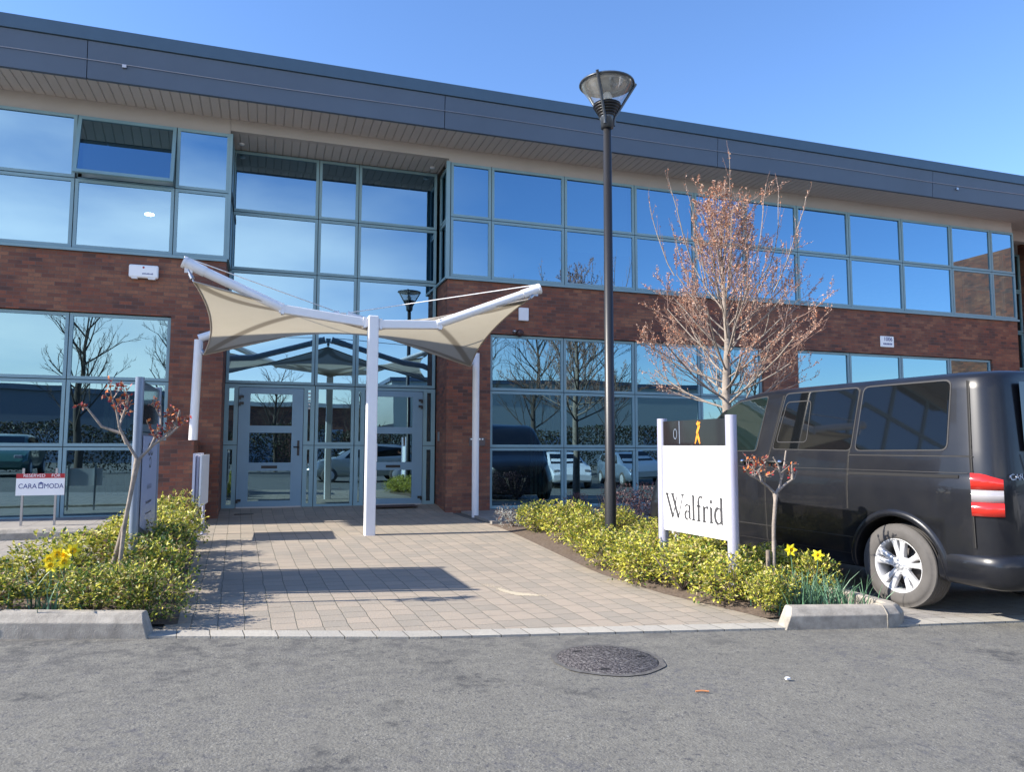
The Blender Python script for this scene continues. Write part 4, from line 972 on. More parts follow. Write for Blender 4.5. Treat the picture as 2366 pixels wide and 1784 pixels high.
def buds(mb, twigs, rng, n, size, along=1.0, mats=3):
    for pts, d in twigs:
        for i in range(n):
            j = rng.randrange(len(pts)-1); q = pts[j].lerp(pts[j+1], rng.random())
            a = Vector((rng.gauss(0, 1), rng.gauss(0, 1), rng.gauss(.3, 1))).normalized(); b_ = a.cross(Vector((rng.gauss(0, 1), rng.gauss(0, 1), rng.gauss(0, 1)))).normalized()
            s_ = size*rng.uniform(.6, 1.4); mb.cur = rng.randrange(mats)
            mb.add([q, q+a*s_*.5+b_*s_*.28, q+a*s_, q+a*s_*.5-b_*s_*.28], [(0, 1, 2, 3)])
tm = thing('bare_tree', 'leafless young tree with rusty buds standing between lamp post and van', 'tree', (7.22, -3.08, .05))
tm.scale = (1.1, 1.1, .955)
rng = random.Random(11); mb = MB(); tw = []
tb = Vector((0, 0, 0)); trunk = [Vector((0, 0, 0)), Vector((.02, 0, 1.2)), Vector((.0, .02, 2.3)), Vector((.04, 0, 3.2)), Vector((.0, .02, 4.0)), Vector((-.05, 0, 4.8)), Vector((-.03, 0, 5.4))]
mb.tube(trunk, [.085, .072, .060, .046, .030, .015, .006], 10, cap=False)
def on_trunk(z):
    for a, b_ in zip(trunk, trunk[1:]):
        if a.z <= z <= b_.z: return a.lerp(b_, (z-a.z)/(b_.z-a.z))
    return trunk[-1]
nl = 44
for i in range(nl):
    q = i/nl; z = 1.95+(5.0-1.95)*q**1.15; az = i*2.399+rng.uniform(-.3, .3); el = R(24+44*q+rng.uniform(-9, 9))
    Lb = (1.95-1.15*q)*rng.uniform(.85, 1.1)
    if q < .25: el = R(rng.uniform(6, 34)); Lb = rng.uniform(1.0, 1.75)
    d = Vector((math.cos(az)*math.cos(el), math.sin(az)*math.cos(el), math.sin(el)))
    branch_tree(mb, on_trunk(z), d, Lb, .021-.011*q, 3, rng, tw, .55, .42, 4, (4, 5), .54)
for k in range(13):
    az = k*2.4; t_ = .12+.045*k; d = Vector((math.cos(az)*t_, math.sin(az)*t_, 1)).normalized(); p0 = on_trunk(rng.uniform(3.6, 4.4))+Vector((math.cos(az), math.sin(az), 0))*.08*k
    branch_tree(mb, p0, d, rng.uniform(1.3, 2.05)*(1.3 if k in (2, 5, 8) else 1), .010, 1, rng, tw, .28, .6, 6, (9, 12), .22)
mb.build('branches', [M['bark'], mat('twig_pinkish', (.40, .255, .20), .8)], tm)
mb = MB(); buds(mb, tw, rng, 4, .028)
mb.build('buds', [mat('bud_rust', (.42, .17, .09), .8), mat('bud_tan', (.50, .29, .19), .8), mat('bud_pale', (.42, .30, .24), .8)], tm)

TWIG[0] = False
def small_tree(label, base, trunkpts, arms, rng, leaf_n, leafmats, stake):
    t = thing('small_tree', label, 'tree', base); mb = MB(); tw = []
    mb.tube(trunkpts, [.028, .025, .024, .03][:len(trunkpts)] if len(trunkpts) <= 4 else [.022]+[.017]*(len(trunkpts)-2)+[.027], 9)
    for pts, tn in arms:
        pts = [Vector(p) for p in pts]; mb.tube(pts, [.0135-.007*i/(len(pts)-1) for i in range(len(pts))], 7)
        for k in range(tn):
            j = rng.randrange(max(0, len(pts)-3), len(pts)-1); q = pts[j].lerp(pts[j+1], rng.random())
            branch_tree(mb, q, Vector((rng.uniform(-.8, .8), rng.uniform(-.8, .8), rng.uniform(.1, 1))).normalized(), rng.uniform(.07, .16), .006, 1, rng, tw, .7, .2, 2, (2, 3), .6)
    mb.build('trunk', M['bark'], t)
    mb = MB(); buds(mb, tw, rng, leaf_n, .031, mats=len(leafmats)); mb.build('leaves', leafmats, t)
    if stake:
        mb = MB(); mb.tube(stake, .02, 8, smooth=True); mb.build('stake', M['wood'], t)
    return t
rl = [mat('leaf_crimson', (.32, .03, .03), .5), mat('leaf_orange', (.60, .17, .04), .5), mat('leaf_brown', (.20, .07, .04), .6)]
rng = random.Random(5)
small_tree('small pollarded tree with red and orange new leaves, in front of the left post sign', (-1.08, -6.95, G0(-1.08, -6.95)),
    [(0, 0, 0), (.012, 0, .3), (.03, .01, .62), (.075, .01, .95), (.105, .02, 1.16)],
    [([(.105, .02, 1.15), (.02, .02, 1.30), (-.03, 0, 1.40), (-.06, -.02, 1.56), (-.10, 0, 1.66)], 6), ([(.02, .02, 1.28), (-.04, .02, 1.42), (.0, .05, 1.58), (.02, .04, 1.68)], 6),
     ([(-.01, .02, 1.36), (-.17, .05, 1.42), (-.23, .05, 1.50), (-.28, .04, 1.57)], 1), ([(.105, .02, 1.15), (.22, .02, 1.28), (.34, -.02, 1.36), (.44, .03, 1.47)], 7), ([(.2, .02, 1.26), (.26, .06, 1.44), (.25, .08, 1.60)], 3), ([(.25, .02, 1.3), (.37, .03, 1.42), (.40, .03, 1.56)], 5)],
    rng, 4, rl, [(-.12, .02, -.05), (.02, .06, .62)])
small_tree('small pollarded tree with bare twisted twigs and few red leaves, in front of the van', (4.27, -7.98, G0(4.27, -7.98)),
    [(0, 0, 0), (.02, 0, .35), (.03, 0, .72), (.055, 0, .93), (.06, 0, 1.0)],
    [([(.06, 0, .99), (-.02, .0, 1.06), (-.10, .02, 1.12), (-.20, 0, 1.16), (-.27, -.02, 1.21)], 7), ([(-.08, 0, 1.1), (-.10, .03, 1.2), (-.02, .02, 1.28)], 7), ([(.06, 0, .99), (.11, 0, 1.07), (.13, .01, 1.14), (.11, .02, 1.25), (.06, .02, 1.32)], 1),
     ([(.13, .01, 1.12), (.17, .02, 1.22), (.20, .02, 1.38)], 1), ([(.06, 0, 1.0), (.15, -.02, 1.08), (.24, -.03, 1.13), (.27, -.03, 1.2)], 2), ([(.22, -.03, 1.12), (.22, -.03, 1.28)], 0)],
    rng, 3, rl, [(-.03, .015, -.05), (-.025, .015, .50)])

# ------------------------------------------------------------------ shrubs
def leafmat(name, c, c2):
    m_ = bpy.data.materials.new(name); m_.use_nodes = True; t = m_.node_tree; b = t.nodes['Principled BSDF']
    g = N(t, 'ShaderNodeNewGeometry'); r_ = g.outputs['Random Per Island']
    t.links.new(mixn(t, c, c2, r_), b.inputs['Base Color']); b.inputs['Roughness'].default_value = .45; b.inputs['Specular IOR Level'].default_value = .35
    tl = N(t, 'ShaderNodeBsdfTranslucent'); t.links.new(mixn(t, c, c2, r_), tl.inputs[0]); mx_ = N(t, 'ShaderNodeMixShader'); mx_.inputs[0].default_value = .2
    t.links.new(b.outputs[0], mx_.inputs[1]); t.links.new(tl.outputs[0], mx_.inputs[2]); t.links.new(mx_.outputs[0], t.nodes['Material Output'].inputs[0]); return m_
LM = [leafmat('leaf_yellow', (.66, .60, .09), (.40, .43, .06)), leafmat('leaf_green', (.12, .21, .035), (.045, .09, .02)), leafmat('leaf_cream', (.66, .60, .26), (.45, .36, .16)), leafmat('leaf_pinkish', (.34, .20, .13), (.20, .12, .07))]
def leaf(mb, p, a, n_, s_, wd=.42):
    b_ = a.cross(n_)
    if b_.length < 1e-3: return
    b_.normalize(); n_ = b_.cross(a).normalized()
    mb.add([p, p+a*s_*.45+b_*s_*wd*.5+n_*s_*.07, p+a*s_, p+a*s_*.45-b_*s_*wd*.5+n_*s_*.07], [(0, 1, 2), (0, 2, 3)])
def shrub_mesh(rng, rad, hgt, n, ls, weights, lobes=5):
    mb = MB(); st = MB()
    blobs = [(Vector((rng.uniform(-.45, .45)*rad, rng.uniform(-.45, .45)*rad, hgt*rng.uniform(.35, .7))), rng.uniform(.45, .7)) for _ in range(lobes)]
    for i in range(n):
        c, k = blobs[rng.randrange(lobes)]
        d = Vector((rng.gauss(0, 1), rng.gauss(0, 1), rng.gauss(.15, .9))).normalized(); q = c+Vector((d.x*rad*k, d.y*rad*k, d.z*hgt*k*.75))*rng.uniform(.35, 1.12)**.5
        if q.z < .02: q.z = rng.uniform(.02, .12)
        # sprig of leaves
        ax = (d+Vector((rng.gauss(0, .35), rng.gauss(0, .35), .5+rng.gauss(0, .3)))).normalized()
        for j in range(4):
            a = (ax*.6+Vector((rng.gauss(0, 1), rng.gauss(0, 1), rng.gauss(0, .7)))*.75).normalized()
            mb.cur = rng.choices(range(4), weights)[0]; leaf(mb, q+ax*ls*.35*j, a, Vector((rng.gauss(0, .5), rng.gauss(0, .5), 1)), ls*rng.uniform(.5, 1.35), .5)
    for i in range(14):
        a = rng.uniform(0, 6.28); st.tube([(0, 0, 0), (math.cos(a)*rad*.35, math.sin(a)*rad*.35, hgt*.4), (math.cos(a)*rad*.6, math.sin(a)*rad*.6, hgt*.8)], [.008, .006, .003], 4, cap=False)
    return mb, st
protos = []
rng = random.Random(21)
def make_shrub(rad, hgt, n, ls, wts, mats, name='shrub', stem=True):
    mb, st = shrub_mesh(rng, rad, hgt, n, ls, wts)
    t = bpy.data.objects.new(name, None); col.objects.link(t); t.empty_display_size = .1
    mb.build('foliage', mats, t, recalc=False); st.build('stems', M['wood'], t)
    return t
P1 = [make_shrub(.42, .50, 1000, .039, (6, 3, 1.6, .5), LM) for _ in range(3)]
P2 = [make_shrub(.42, .50, 1050, .038, (3.4, 4.2, 1.5, 1.0), LM) for _ in range(3)]
used = set()
def put_shrub(protos_, k, x, y, sx, sz, label, group, rz=None):
    p = protos_[k % len(protos_)]
    if p.name not in used: used.add(p.name); o = p
    else: o = copy_tree(p)
    o.location = (x, y, G0(x, y)+.04); o.scale = (sx*1.14, sx*1.14, sz*.92); o.rotation_euler = (0, 0, rz if rz is not None else (k*1.7) % 6.28)
    tag(o, label, 'shrub', group)
GR = 'variegated shrubs in the right bed'; GL_ = 'variegated shrubs in the left bed'
right = [(3.80, -3.35, .74, .82, 'round yellow-green shrub right beside the pale woolly plant'), (3.92, -4.25, .92, 1.12, 'tallest yellow-green shrub of the right bed, second from the woolly plant'), (4.75, -3.9, .9, .8, 'yellow-green shrub behind the lamp post in the middle of the bed'),
         (3.86, -5.05, .84, .88, 'yellow-green shrub just behind the foot of the lamp post'), (4.7, -5.2, .95, .85, 'yellow-green shrub behind the Walfrid sign'), (4.25, -5.75, .72, .82, 'small yellow-green shrub touching the right side of the lamp post'),
         (3.68, -6.05, .86, .80, 'yellow-green shrub before the foot of the lamp post'), (4.5, -6.3, .95, .8, 'yellow-green shrub under the Walfrid sign panel'), (3.70, -6.65, .88, .82, 'yellow-green shrub at the path edge below the Walfrid lettering'), (3.80, -7.25, .92, .86, 'bright yellow-green shrub at the path edge in front of the Walfrid panel'),
         (4.6, -7.2, .9, .9, 'yellow-green shrub between the near Walfrid post and the van'), (3.98, -7.85, .80, .84, 'yellow-green shrub hiding the foot of the near Walfrid post'), (4.0, -8.22, .52, .66, 'low yellow-green shrub beside the chamfered end of the right kerb'), (4.80, -7.85, .60, .92, 'upright yellow-green shrub in front of the rear van wheel'), (4.45, -7.6, .6, .8, 'yellow-green shrub around the stem of the small tree before the van')]
for k, (x, y, sx, sz, lb) in enumerate(right): put_shrub(P1, k, x, y, sx, sz, lb, GR)
left = [(-.80, -7.55, .66, .82, 'dark green shrub at the right end of the left kerb stone'), (-1.15, -7.42, .75, .66, 'green shrub behind the middle of the left kerb stone'), (-1.85, -7.3, .88, .66, 'green shrub in the front left corner of the left bed'), (-.82, -6.8, .85, .98, 'dark shaded shrub right of the red-leaved tree stem'),
        (-1.6, -6.6, .9, .92, 'yellow-green shrub right behind the yellow daffodil clump'), (-.88, -6.0, .9, 1.05, 'shrub under the left post sign at the path edge'), (-1.5, -5.6, 1.0, .98, 'yellow-green shrub left of the post sign foot'), (-.98, -5.1, .92, 1.05, 'yellow-topped shrub at the path edge behind the left post sign'),
        (-1.42, -4.6, .9, .98, 'yellow-green shrub in the middle of the left bed'), (-1.02, -4.1, .9, 1.05, 'yellow-green shrub near the notice board'), (-1.4, -3.5, .85, .95, 'yellow shrub at the far left of the bed near the pavement'), (-1.15, -3.1, .8, 1.15, 'tall yellow-green shrub touching the notice board'), (-2.05, -6.5, .7, .7, 'low shrub at the left rim of the left bed')]
for k, (x, y, sx, sz, lb) in enumerate(left): put_shrub(P2 if k in (0, 1, 2, 3, 5) else P1, k+1, x, y, sx, sz, lb, GL_)
PW = make_shrub(.36, .32, 500, .026, (0, 0, 4, 1), [LM[0], LM[1], leafmat('leaf_woolly', (.55, .55, .50), (.40, .42, .38)), leafmat('leaf_dry', (.36, .18, .12), (.2, .12, .09))], 'woolly_plant')
PW.location = (3.66, -2.62, .08); PW.scale = (.95, .7, .95); tag(PW, 'pale woolly grey plant at the near end of the right pavement by the path', 'plant')
pm = [leafmat('leaf_purple', (.16, .085, .10), (.09, .045, .06)), leafmat('leaf_mauve', (.24, .15, .14), (.13, .08, .08))]
PP = make_shrub(.45, .62, 850, .028, (1, 1, 0, 0), pm, 'purple_shrub')
for i, (x, y, s_, z_, lb) in enumerate([(5.05, -3.25, .95, 1.05, 'purple-brown shrub behind the lamp post foot'), (5.75, -3.3, 1.0, 1.05, 'purple-brown shrub just left of the Walfrid sign'), (4.55, -3.0, .6, .85, 'low purple shrub against the window left of the lamp post')]):
    o = PP if i == 0 else copy_tree(PP); o.location = (x, y, .06); o.scale = (s_, s_, z_); o.rotation_euler = (0, 0, i*2.1); tag(o, lb, 'shrub', 'purple shrubs by the lamp post')
# daffodils
yel = mat('daffodil_yellow', (.92, .78, .02), .5); yel2 = mat('daffodil_trumpet', (.92, .62, .01), .5); dgr = mat('daffodil_leaf', (.11, .23, .13), .45, var=.3, vscale=20)
def flower(mb, p, d, r_):
    d = Vector(d).normalized(); a = d.cross(Vector((0, 0, 1))).normalized(); b_ = a.cross(d); mb.cur = 0
    for i in range(6):
        t = i*math.pi/3; v = a*math.cos(t)+b_*math.sin(t); w_ = d.cross(v)
        mb.add([p, p+v*r_*.55+w_*r_*.28, p+v*r_+d*r_*.1, p+v*r_*.55-w_*r_*.28], [(0, 1, 2, 3)])
    mb.cur = 1; ring = []
    for h_, q in ((0, .22), (.35, .26), (.5, .36)):
        ring += [p+d*r_*h_+(a*math.cos(k*.785)+b_*math.sin(k*.785))*r_*q for k in range(8)]
    mb.add(ring, [(i*8+k, i*8+(k+1) % 8, (i+1)*8+(k+1) % 8, (i+1)*8+k) for i in range(2) for k in range(8)])
def daffs(label, x, y, nl_, spread, flowers, hgt=.36, seed=1, fr=.05):
    rng = random.Random(seed); t = thing('daffodil_clump', label, 'daffodils', (x, y, G0(x, y)+.04)); mb = MB()
    for i in range(nl_):
        px, py = rng.gauss(0, spread*.5), rng.gauss(0, spread*.35); h_ = hgt*rng.uniform(.6, 1.05); lx, ly = rng.gauss(0, .05), rng.gauss(0, .05); w_ = .007; a = rng.uniform(0, 3.14); wx, wy = math.cos(a)*w_, math.sin(a)*w_; vs = []
        for k in range(5):
            q = k/4; ww = 1-q*.8; cx, cy = px+lx*q*q*1.6, py+ly*q*q*1.6; vs += [(cx-wx*ww, cy-wy*ww, h_*q*(1-.1*q)), (cx+wx*ww, cy+wy*ww, h_*q*(1-.1*q))]
        mb.add(vs, [(2*k, 2*k+1, 2*k+3, 2*k+2) for k in range(4)])
    mb.build('leaves', dgr, t, recalc=False)
    for fx, fy, fz, d in flowers:
        s_ = MB(); s_.tube([(fx*.5, fy*.5, 0), (fx*.9, fy, fz*.7), (fx, fy, fz)], .004, 5); st = s_.build('stem', dgr, t)
        mb = MB(); flower(mb, Vector((fx, fy, fz)), d, fr*random.uniform(.9, 1.1)); mb.build('flower', [yel, yel2], t, recalc=False)
daffs('daffodil leaves with two yellow blooms at the corner of the right bed', 4.40, -8.22, 130, .40, [(-.12, .0, .50, (-.3, -1, .1)), (.12, -.05, .45, (-.6, -1, .2))], .36, 3, .055)
daffs('daffodil leaves without blooms right behind the right kerb stone', 4.66, -8.30, 80, .36, [], .30, 4)
daffs('bright yellow daffodil clump in the middle of the left bed', -1.40, -7.30, 40, .4, [(-.07, 0, 0.39, (.1, -1, .2)), (-.03, .02, 0.43, (.4, -1, .1)), (.03, 0, 0.42, (-.5, -1, .2)), (-.05, -.03, 0.35, (0, -1, .3)), (.03, -.02, 0.37, (.2, -1, .3)), (.07, .02, 0.45, (.5, -1, .0))], .40, 8, .058)
daffs('blue-green daffodil leaves behind the left kerb stone', -1.30, -7.55, 34, .3, [], .34, 9)

# ------------------------------------------------------------------ small things on the ground
def manhole():
    x, y = 2.12, -9.12; z = G0(x, y); t = thing('manhole_cover', 'round weathered iron manhole cover set in the asphalt', 'manhole cover', (x, y, z), R(12)); t.scale = (1.0, 1.0, 1); t.rotation_euler = (0, R(1.43), 0); t.location.z += .003
    m_ = bpy.data.materials.new('cast_iron'); m_.use_nodes = True; tt = m_.node_tree; b = tt.nodes['Principled BSDF']; l = tt.links.new
    tc_ = N(tt, 'ShaderNodeTexCoord').outputs['Object']; wv = N(tt, 'ShaderNodeTexWave'); wv.inputs['Scale'].default_value = 9; wv.inputs['Distortion'].default_value = 6; wv.inputs['Detail'].default_value = 4; wv.inputs['Detail Scale'].default_value = 3; l(tc_, wv.inputs['Vector'])
    vo = N(tt, 'ShaderNodeTexVoronoi', feature='DISTANCE_TO_EDGE'); vo.inputs['Scale'].default_value = 40; l(tc_, vo.inputs['Vector']); vm = N(tt, 'ShaderNodeMapRange'); vm.inputs[1].default_value = .02; vm.inputs[2].default_value = .12; l(vo.outputs['Distance'], vm.inputs[0])
    c = mixn(tt, (.025, .021, .024), (.13, .118, .118), vm.outputs[0]); c = mixn(tt, c, (.02, .017, .02), mathn(tt, wv.outputs['Fac'], .55)); c = mixn(tt, c, (.30, .285, .27), mathn(tt, noise_n(tt, tc_, 26, 6, .8, .53, .66), .8))
    l(c, b.inputs['Base Color']); b.inputs['Roughness'].default_value = .8
    bp = N(tt, 'ShaderNodeBump'); bp.inputs['Distance'].default_value = .006; l(vm.outputs[0], bp.inputs['Height']); l(bp.outputs[0], b.inputs['Normal'])
    mb = MB(); mb.lathe([(0, .0045), (.32, .0045), (.325, .0)], 40); mb.build('cover', m_, t)
    mb = MB(); vs = []
    for i in range(56):
        a = 2*math.pi*i/56; r1 = .362+.02*noise.noise(Vector((math.cos(a)*3, math.sin(a)*3, 2))); vs += [(math.cos(a)*.325, math.sin(a)*.325, .0035), (math.cos(a)*r1, math.sin(a)*r1, .0025)]
    mb.add(vs, [(2*i, 2*i+1, (2*i+3) % 112, (2*i+2) % 112) for i in range(56)]); mb.build('frame_ring', mat('worn_ring', (.06, .056, .056), .9, var=.6, vscale=18, vcol=(.14, .135, .125)), t)
    for a in (0, 2.1, 4.2):
        mb = MB(); mb.box(.24*math.cos(a)-.03, .24*math.cos(a)+.03, .24*math.sin(a)-.012, .24*math.sin(a)+.012, .0046, .0065); mb.build('lift_slot', M['seam'], t)
manhole()
def blotch(name, label, cat, x, y, pts, m_, h=.006, z=None, kind=None):
    mb = MB(); vs = [(px, py, h) for px, py in pts]; vb = [(px*1.03, py*1.03, 0) for px, py in pts]; n = len(pts)
    mb.add(vs+vb, [tuple(range(n))]+[(i, (i+1) % n, n+(i+1) % n, n+i) for i in range(n)])
    o = mb.build(name, m_); o.location = (x, y, (z if z is not None else G0(x, y))+.012); return tag(o, label, cat, kind=kind)
def spill():
    m_ = bpy.data.materials.new('dried_paint'); m_.use_nodes = True; t = m_.node_tree; b = t.nodes['Principled BSDF']; g = N(t, 'ShaderNodeNewGeometry').outputs['Position']
    b.inputs['Base Color'].default_value = (.60, .52, .38, 1); b.inputs['Roughness'].default_value = .8
    at = N(t, 'ShaderNodeAttribute'); at.attribute_name = 'edge'
    tr = N(t, 'ShaderNodeBsdfTransparent'); ms = N(t, 'ShaderNodeMixShader')
    f = mathn(t, mathn(t, noise_n(t, g, 22, 6, .8, .2, .8), .8), at.outputs['Fac'], 'ADD'); f = mathn(t, f, -.80, 'ADD'); f = mathn(t, f, 4.0); cl = N(t, 'ShaderNodeClamp'); t.links.new(f, cl.inputs[0])
    t.links.new(mathn(t, cl.outputs[0], .8), ms.inputs[0]); t.links.new(tr.outputs[0], ms.inputs[1]); t.links.new(b.outputs[0], ms.inputs[2]); t.links.new(ms.outputs[0], t.nodes['Material Output'].inputs[0])
    path = [(-.20, .42, .10, .45), (-.08, .46, .12, .55), (.02, .34, .12, .5), (.0, .20, .06, .8), (.04, .08, .055, 1.1), (.12, -.04, .07, 1.2), (.26, -.10, .075, .7), (.42, -.16, .06, .45)]
    nu, nv = 46, 34; vs = []; ed = []
    for j in range(nv):
        for i in range(nu):
            x = -.45+1.1*i/(nu-1); y = -.35+1.0*j/(nv-1); e = 0
            for (x0, y0, r0, s0), (x1, y1, r1, s1) in zip(path, path[1:]):
                d = Vector((x1-x0, y1-y0)); k = max(0, min(1, Vector((x-x0, y-y0)).dot(d)/d.length_squared)); q = Vector((x0, y0))+d*k; r2 = r0+(r1-r0)*k; e = max(e, (s0+(s1-s0)*k)*max(0, 1-(Vector((x, y))-q).length/(r2*1.6)))
            vs.append((x, y, G0(2.12+x, -7.05+y)+.0145-G0(2.12, -7.05))); ed.append(e)
    me = bpy.data.meshes.new('paint_spill'); me.from_pydata(vs, [], [(j*nu+i, j*nu+i+1, (j+1)*nu+i+1, (j+1)*nu+i) for j in range(nv-1) for i in range(nu-1)]); a = me.attributes.new('edge', 'FLOAT', 'POINT'); a.data.foreach_set('value', ed); me.materials.append(m_)
    o = bpy.data.objects.new('paint_spill', me); col.objects.link(o); o.location = (2.12, -7.05, G0(2.12, -7.05)); tag(o, 'cream paint splash dried on the block paving', 'paint spill')
spill()
mb = MB(); mb.box(-.16, .16, -.03, .03, 0, .006)
for i in range(7): mb.box(-.14+i*.044, -.12+i*.044, -.022, .022, .006, .008)
o = mb.build('drain_grate', M['black']); o.location = (-.33, .28, .127); tag(o, 'narrow dark drain grate in front of the left door', 'drain')
mb = MB(); mb.box(-.45, .45, -.2, .2, 0, .012); o = mb.build('door_mat', mat('brown_mat', (.10, .065, .055), .95, var=.3, vscale=30)); o.location = (2.32, .62, .178); tag(o, 'brown door mat in front of the right door', 'mat')
blotch('litter', 'tiny white scrap of litter on the asphalt', 'litter', 2.98, -9.78, [(-.012, -.008), (.012, -.01), (.014, .008), (0, .014), (-.014, .006)], M['sign_white'], .01)
mb = MB(); mb.tube([(-.035, .01, .006), (0, 0, .009), (.035, -.015, .006)], .005, 6); o = mb.build('twig', mat('orange_twig', (.5, .2, .08), .7)); o.location = (2.35, -9.85, G0(2.35, -9.85)+.004); tag(o, 'short orange twig on the asphalt near the manhole cover', 'twig')

# ------------------------------------------------------------------ what the windows mirror: the far side of the car park
def far_tree(proto, label, x, y, s_, rz):
    o = proto; o.location = (x, y, 0); o.scale = (s_,)*3; o.rotation_euler = (0, 0, rz); tag(o, label, 'tree', 'bare trees on the far side of the car park')
rng = random.Random(3)
ft = bpy.data.objects.new('bare_tree', None); col.objects.link(ft); mb = MB(); tw = []
tr2 = [Vector((0, 0, 0)), Vector((.05, 0, 1.6)), Vector((.1, .1, 3)), Vector((.0, .1, 4.6)), Vector((.1, 0, 6))]; mb.tube(tr2, [.14, .12, .10, .06, .02], 8, cap=False)
for i in range(16):
    z = 1.7+i*.25; az = i*2.4; el = R(rng.uniform(25, 60)); k = min(3, int(z/1.5)); q = Vector((.05, .05, z)); d = Vector((math.cos(az)*math.cos(el), math.sin(az)*math.cos(el), math.sin(el)))
    branch_tree(mb, q, d, rng.uniform(1.5, 2.4), .035, 3, rng, tw, .5, .25, 3, (3, 4), .6, .005)
mb.build('branches', mat('dark_bark', (.09, .07, .055), .9), ft)
spots = [(-3.6, -19.5, 1.0), (-7.5, -22, 1.15), (9.2, -18.6, .95), (13.0, -21.5, 1.2), (18.5, -24, .9), (22.8, -19, .9), (28, -24, 1.0), (.5, -26, .8), (5.0, -27, .75)]
for i, (x, y, s_) in enumerate(spots):
    far_tree(ft if i == 0 else copy_tree(ft), 'bare tree mirrored in the windows, number %s from the left across the car park' % ('one two three four five six seven eight nine'.split()[i]), x, y, s_, i*1.3)
mb = MB(); rng = random.Random(9)
for i in range(42000):
    x = rng.uniform(-22, 34); y = -24+rng.gauss(0, .6); h_ = 2.3+.5*noise.noise(Vector((x*.4, 0, 0)))+.3*noise.noise(Vector((x*1.7, 3, 0))); z = rng.uniform(0, 1)**.6*h_
    a = Vector((rng.gauss(0, 1), rng.gauss(0, 1), rng.gauss(.4, 1))).normalized(); mb.cur = rng.randrange(2); leaf(mb, Vector((x, y, z)), a, Vector((rng.gauss(0, 1), rng.gauss(0, 1), .5)), .13, .6)
tag(mb.build('hedge', [leafmat('hedge_dark', (.035, .05, .02), (.06, .06, .03)), leafmat('hedge_brown', (.09, .06, .035), (.05, .04, .03))], recalc=False), 'long dark hedge on the far side of the car park, seen mirrored in the glass', kind='stuff')
def shed(name, label, x0, x1, y0, y1, h_, wall, roofc, doors=3):
    t = thing(name, label, 'building', ((x0+x1)/2, (y0+y1)/2, 0)); w2_, d2_ = (x1-x0)/2, (y1-y0)/2
    mb = MB(); mb.box(-w2_, w2_, -d2_, d2_, -.1, h_); mb.build('wall', wall, t)
    mb = MB(); mb.box(-w2_-.2, w2_+.2, -d2_-.2, d2_+.2, h_, h_+.35); mb.build('roof', roofc, t)
    for i in range(doors):
        x = -w2_+(i+.5)*2*w2_/doors; mb = MB(); mb.box(x-1.1, x+1.1, d2_, d2_+.06, 0, 2.6); mb.build('roller_door', M['grey_alu'], t)
shed('warehouse', 'grey low warehouse across the road, mirrored in the right windows', 10, 38, -62, -46, 6.6, mat('grey_cladding', (.36, .39, .37), .6), M['fascia'])
shed('brick_unit', 'low red brick unit across the road, mirrored in the entrance glass', -3, 7.5, -58, -46, 4.4, M['brick'], mat('pale_roof', (.5, .5, .48), .6), 2)
shed('office_unit', 'blue-grey office unit across the road, mirrored in the left door', -22, -6, -60, -44, 5.0, mat('blue_cladding', (.14, .16, .19), .5), M['fascia'], 3)

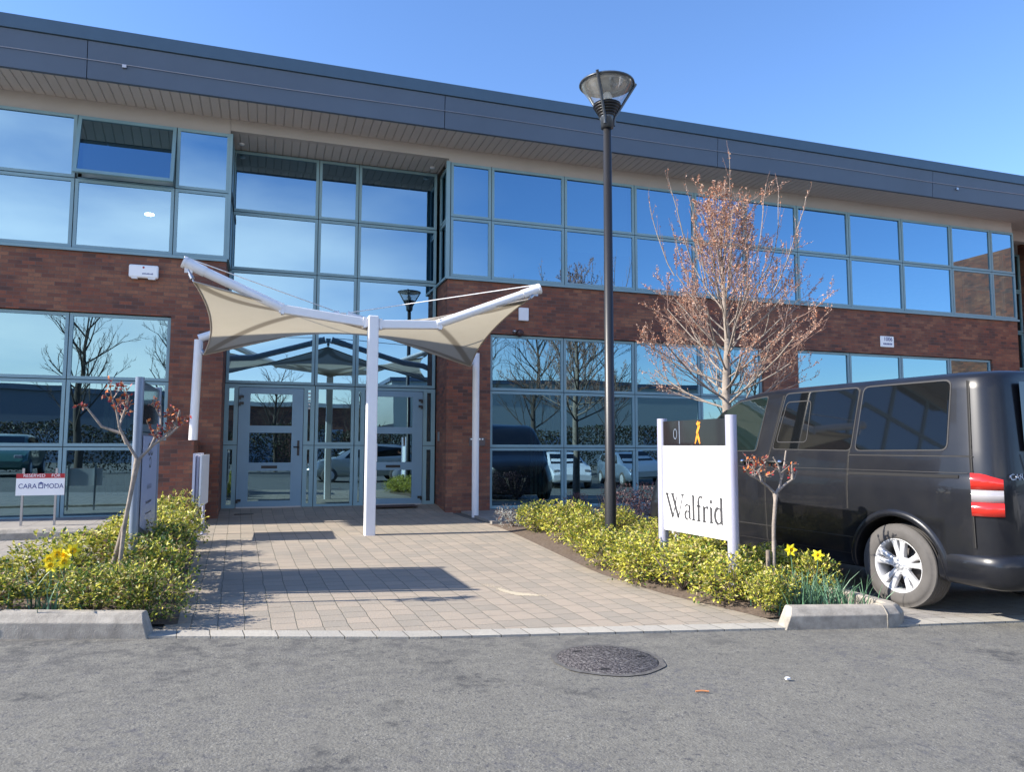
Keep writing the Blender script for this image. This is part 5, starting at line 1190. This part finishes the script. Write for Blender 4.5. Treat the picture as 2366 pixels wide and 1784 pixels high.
def hatch(label, x, y, rz, paint, glass=M['vglass']):
    t = thing('parked_car', label, 'car', (x, y, G0(x, y)), rz, 'cars parked opposite the building')
    st = [(-2.05, .35, .62, .7), (-2.0, .28, .95, .8), (-1.85, .25, 1.12, .84), (-1.6, .25, 1.42, .70), (-1.2, .25, 1.49, .66), (-.3, .25, 1.50, .66), (.25, .25, 1.42, .68), (.75, .25, 1.17, .74), (1.05, .25, .98, .84), (1.6, .25, .88, .84), (1.95, .27, .72, .78), (2.08, .34, .55, .66)]
    mb = MB(); vs = []
    for u, zb, zt, wt in st:
        belt = min(zt, .92); wb = .86-.1*max(0, (abs(u)-1.7))/.4
        vs += [(u, -wb*.95, zb), (u, -wb, .5), (u, -wb*.98, belt*.98), (u, -wt, zt-.06 if zt > 1 else zt-.02), (u, -wt*.8, zt), (u, wt*.8, zt), (u, wt, zt-.06 if zt > 1 else zt-.02), (u, wb*.98, belt*.98), (u, wb, .5), (u, wb*.95, zb)]
    mb.add(vs, [(i*10+k, i*10+(k+1) % 10, (i+1)*10+(k+1) % 10, (i+1)*10+k) for i in range(len(st)-1) for k in range(10)], True)
    mb.add(vs[:10], [tuple(range(10))]); mb.add(vs[-10:], [tuple(range(10))]); mb.build('body', paint, t)
    for s_ in (-1, 1):
        mb = MB(); mb.add([(-1.62, s_*.805, .98), (.72, s_*.83, .96), (.28, s_*.70, 1.37), (-.35, s_*.69, 1.43), (-1.45, s_*.725, 1.36)], [(0, 1, 2, 3, 4)]); mb.build('side_window', glass, t)
    mb = MB(); mb.add([(1.03, -.68, 1.0), (1.03, .68, 1.0), (.32, .60, 1.415), (.32, -.60, 1.415)], [(0, 1, 2, 3)]); mb.build('windscreen', glass, t)
    mb = MB(); mb.add([(-1.87, -.62, 1.12), (-1.87, .62, 1.12), (-1.63, .56, 1.40), (-1.63, -.56, 1.40)], [(0, 1, 2, 3)]); mb.build('rear_window', glass, t)
    for u in (-1.3, 1.3):
        for s_ in (-1, 1):
            w_ = MB(); w_.lathe([(.0, s_*.88), (.2, s_*.885), (.3, s_*.875), (.31, s_*.68), (0, s_*.68)], 24, 'y', (u, 0, .31)); wo_ = w_.build('wheel', M['rubber'], t)
            w_ = MB(); w_.lathe([(0, s_*.90), (.17, s_*.892), (.19, s_*.886)], 18, 'y', (u, 0, .31)); w_.build('rim', M['rim'], wo_)
    for s_ in (-1, 1):
        mb = MB(); mb.box(1.86, 2.0, s_*.62-.12, s_*.62+.12, .62, .76); o = mb.build('headlight', M['clear_lens'], t); bevel(o, .03, 2)
    return t
hatch('silver hatchback mirrored in the entrance glazing', 3.65, -14.95, R(180), mat('silver_paint', (.42, .46, .48), .25, metal=.6, coat=.6))
hatch('white hatchback mirrored in the right ground-floor windows', 12.2, -16.2, R(100), mat('white_paint', (.75, .76, .78), .25, coat=.6))
hatch('pale blue hatchback mirrored in the ground-floor windows right of the lamp post', 15.6, -16.6, R(95), mat('pale_blue_paint', (.30, .38, .48), .25, metal=.4, coat=.6))
hatch('dark green hatchback mirrored in the left ground-floor window', -8.6, -16.4, R(85), mat('green_paint', (.05, .12, .10), .3, coat=.6))

shed('added_left_unit', 'grey and brick unit added out of view beyond the left end of the site, darkening reflections in the van', -62, -40, -26, 10, 7.0, mat('added_unit_brown', (.13, .11, .10), .7), M['fascia_cap'], 3)  # unseen block added to darken what the van side reflects
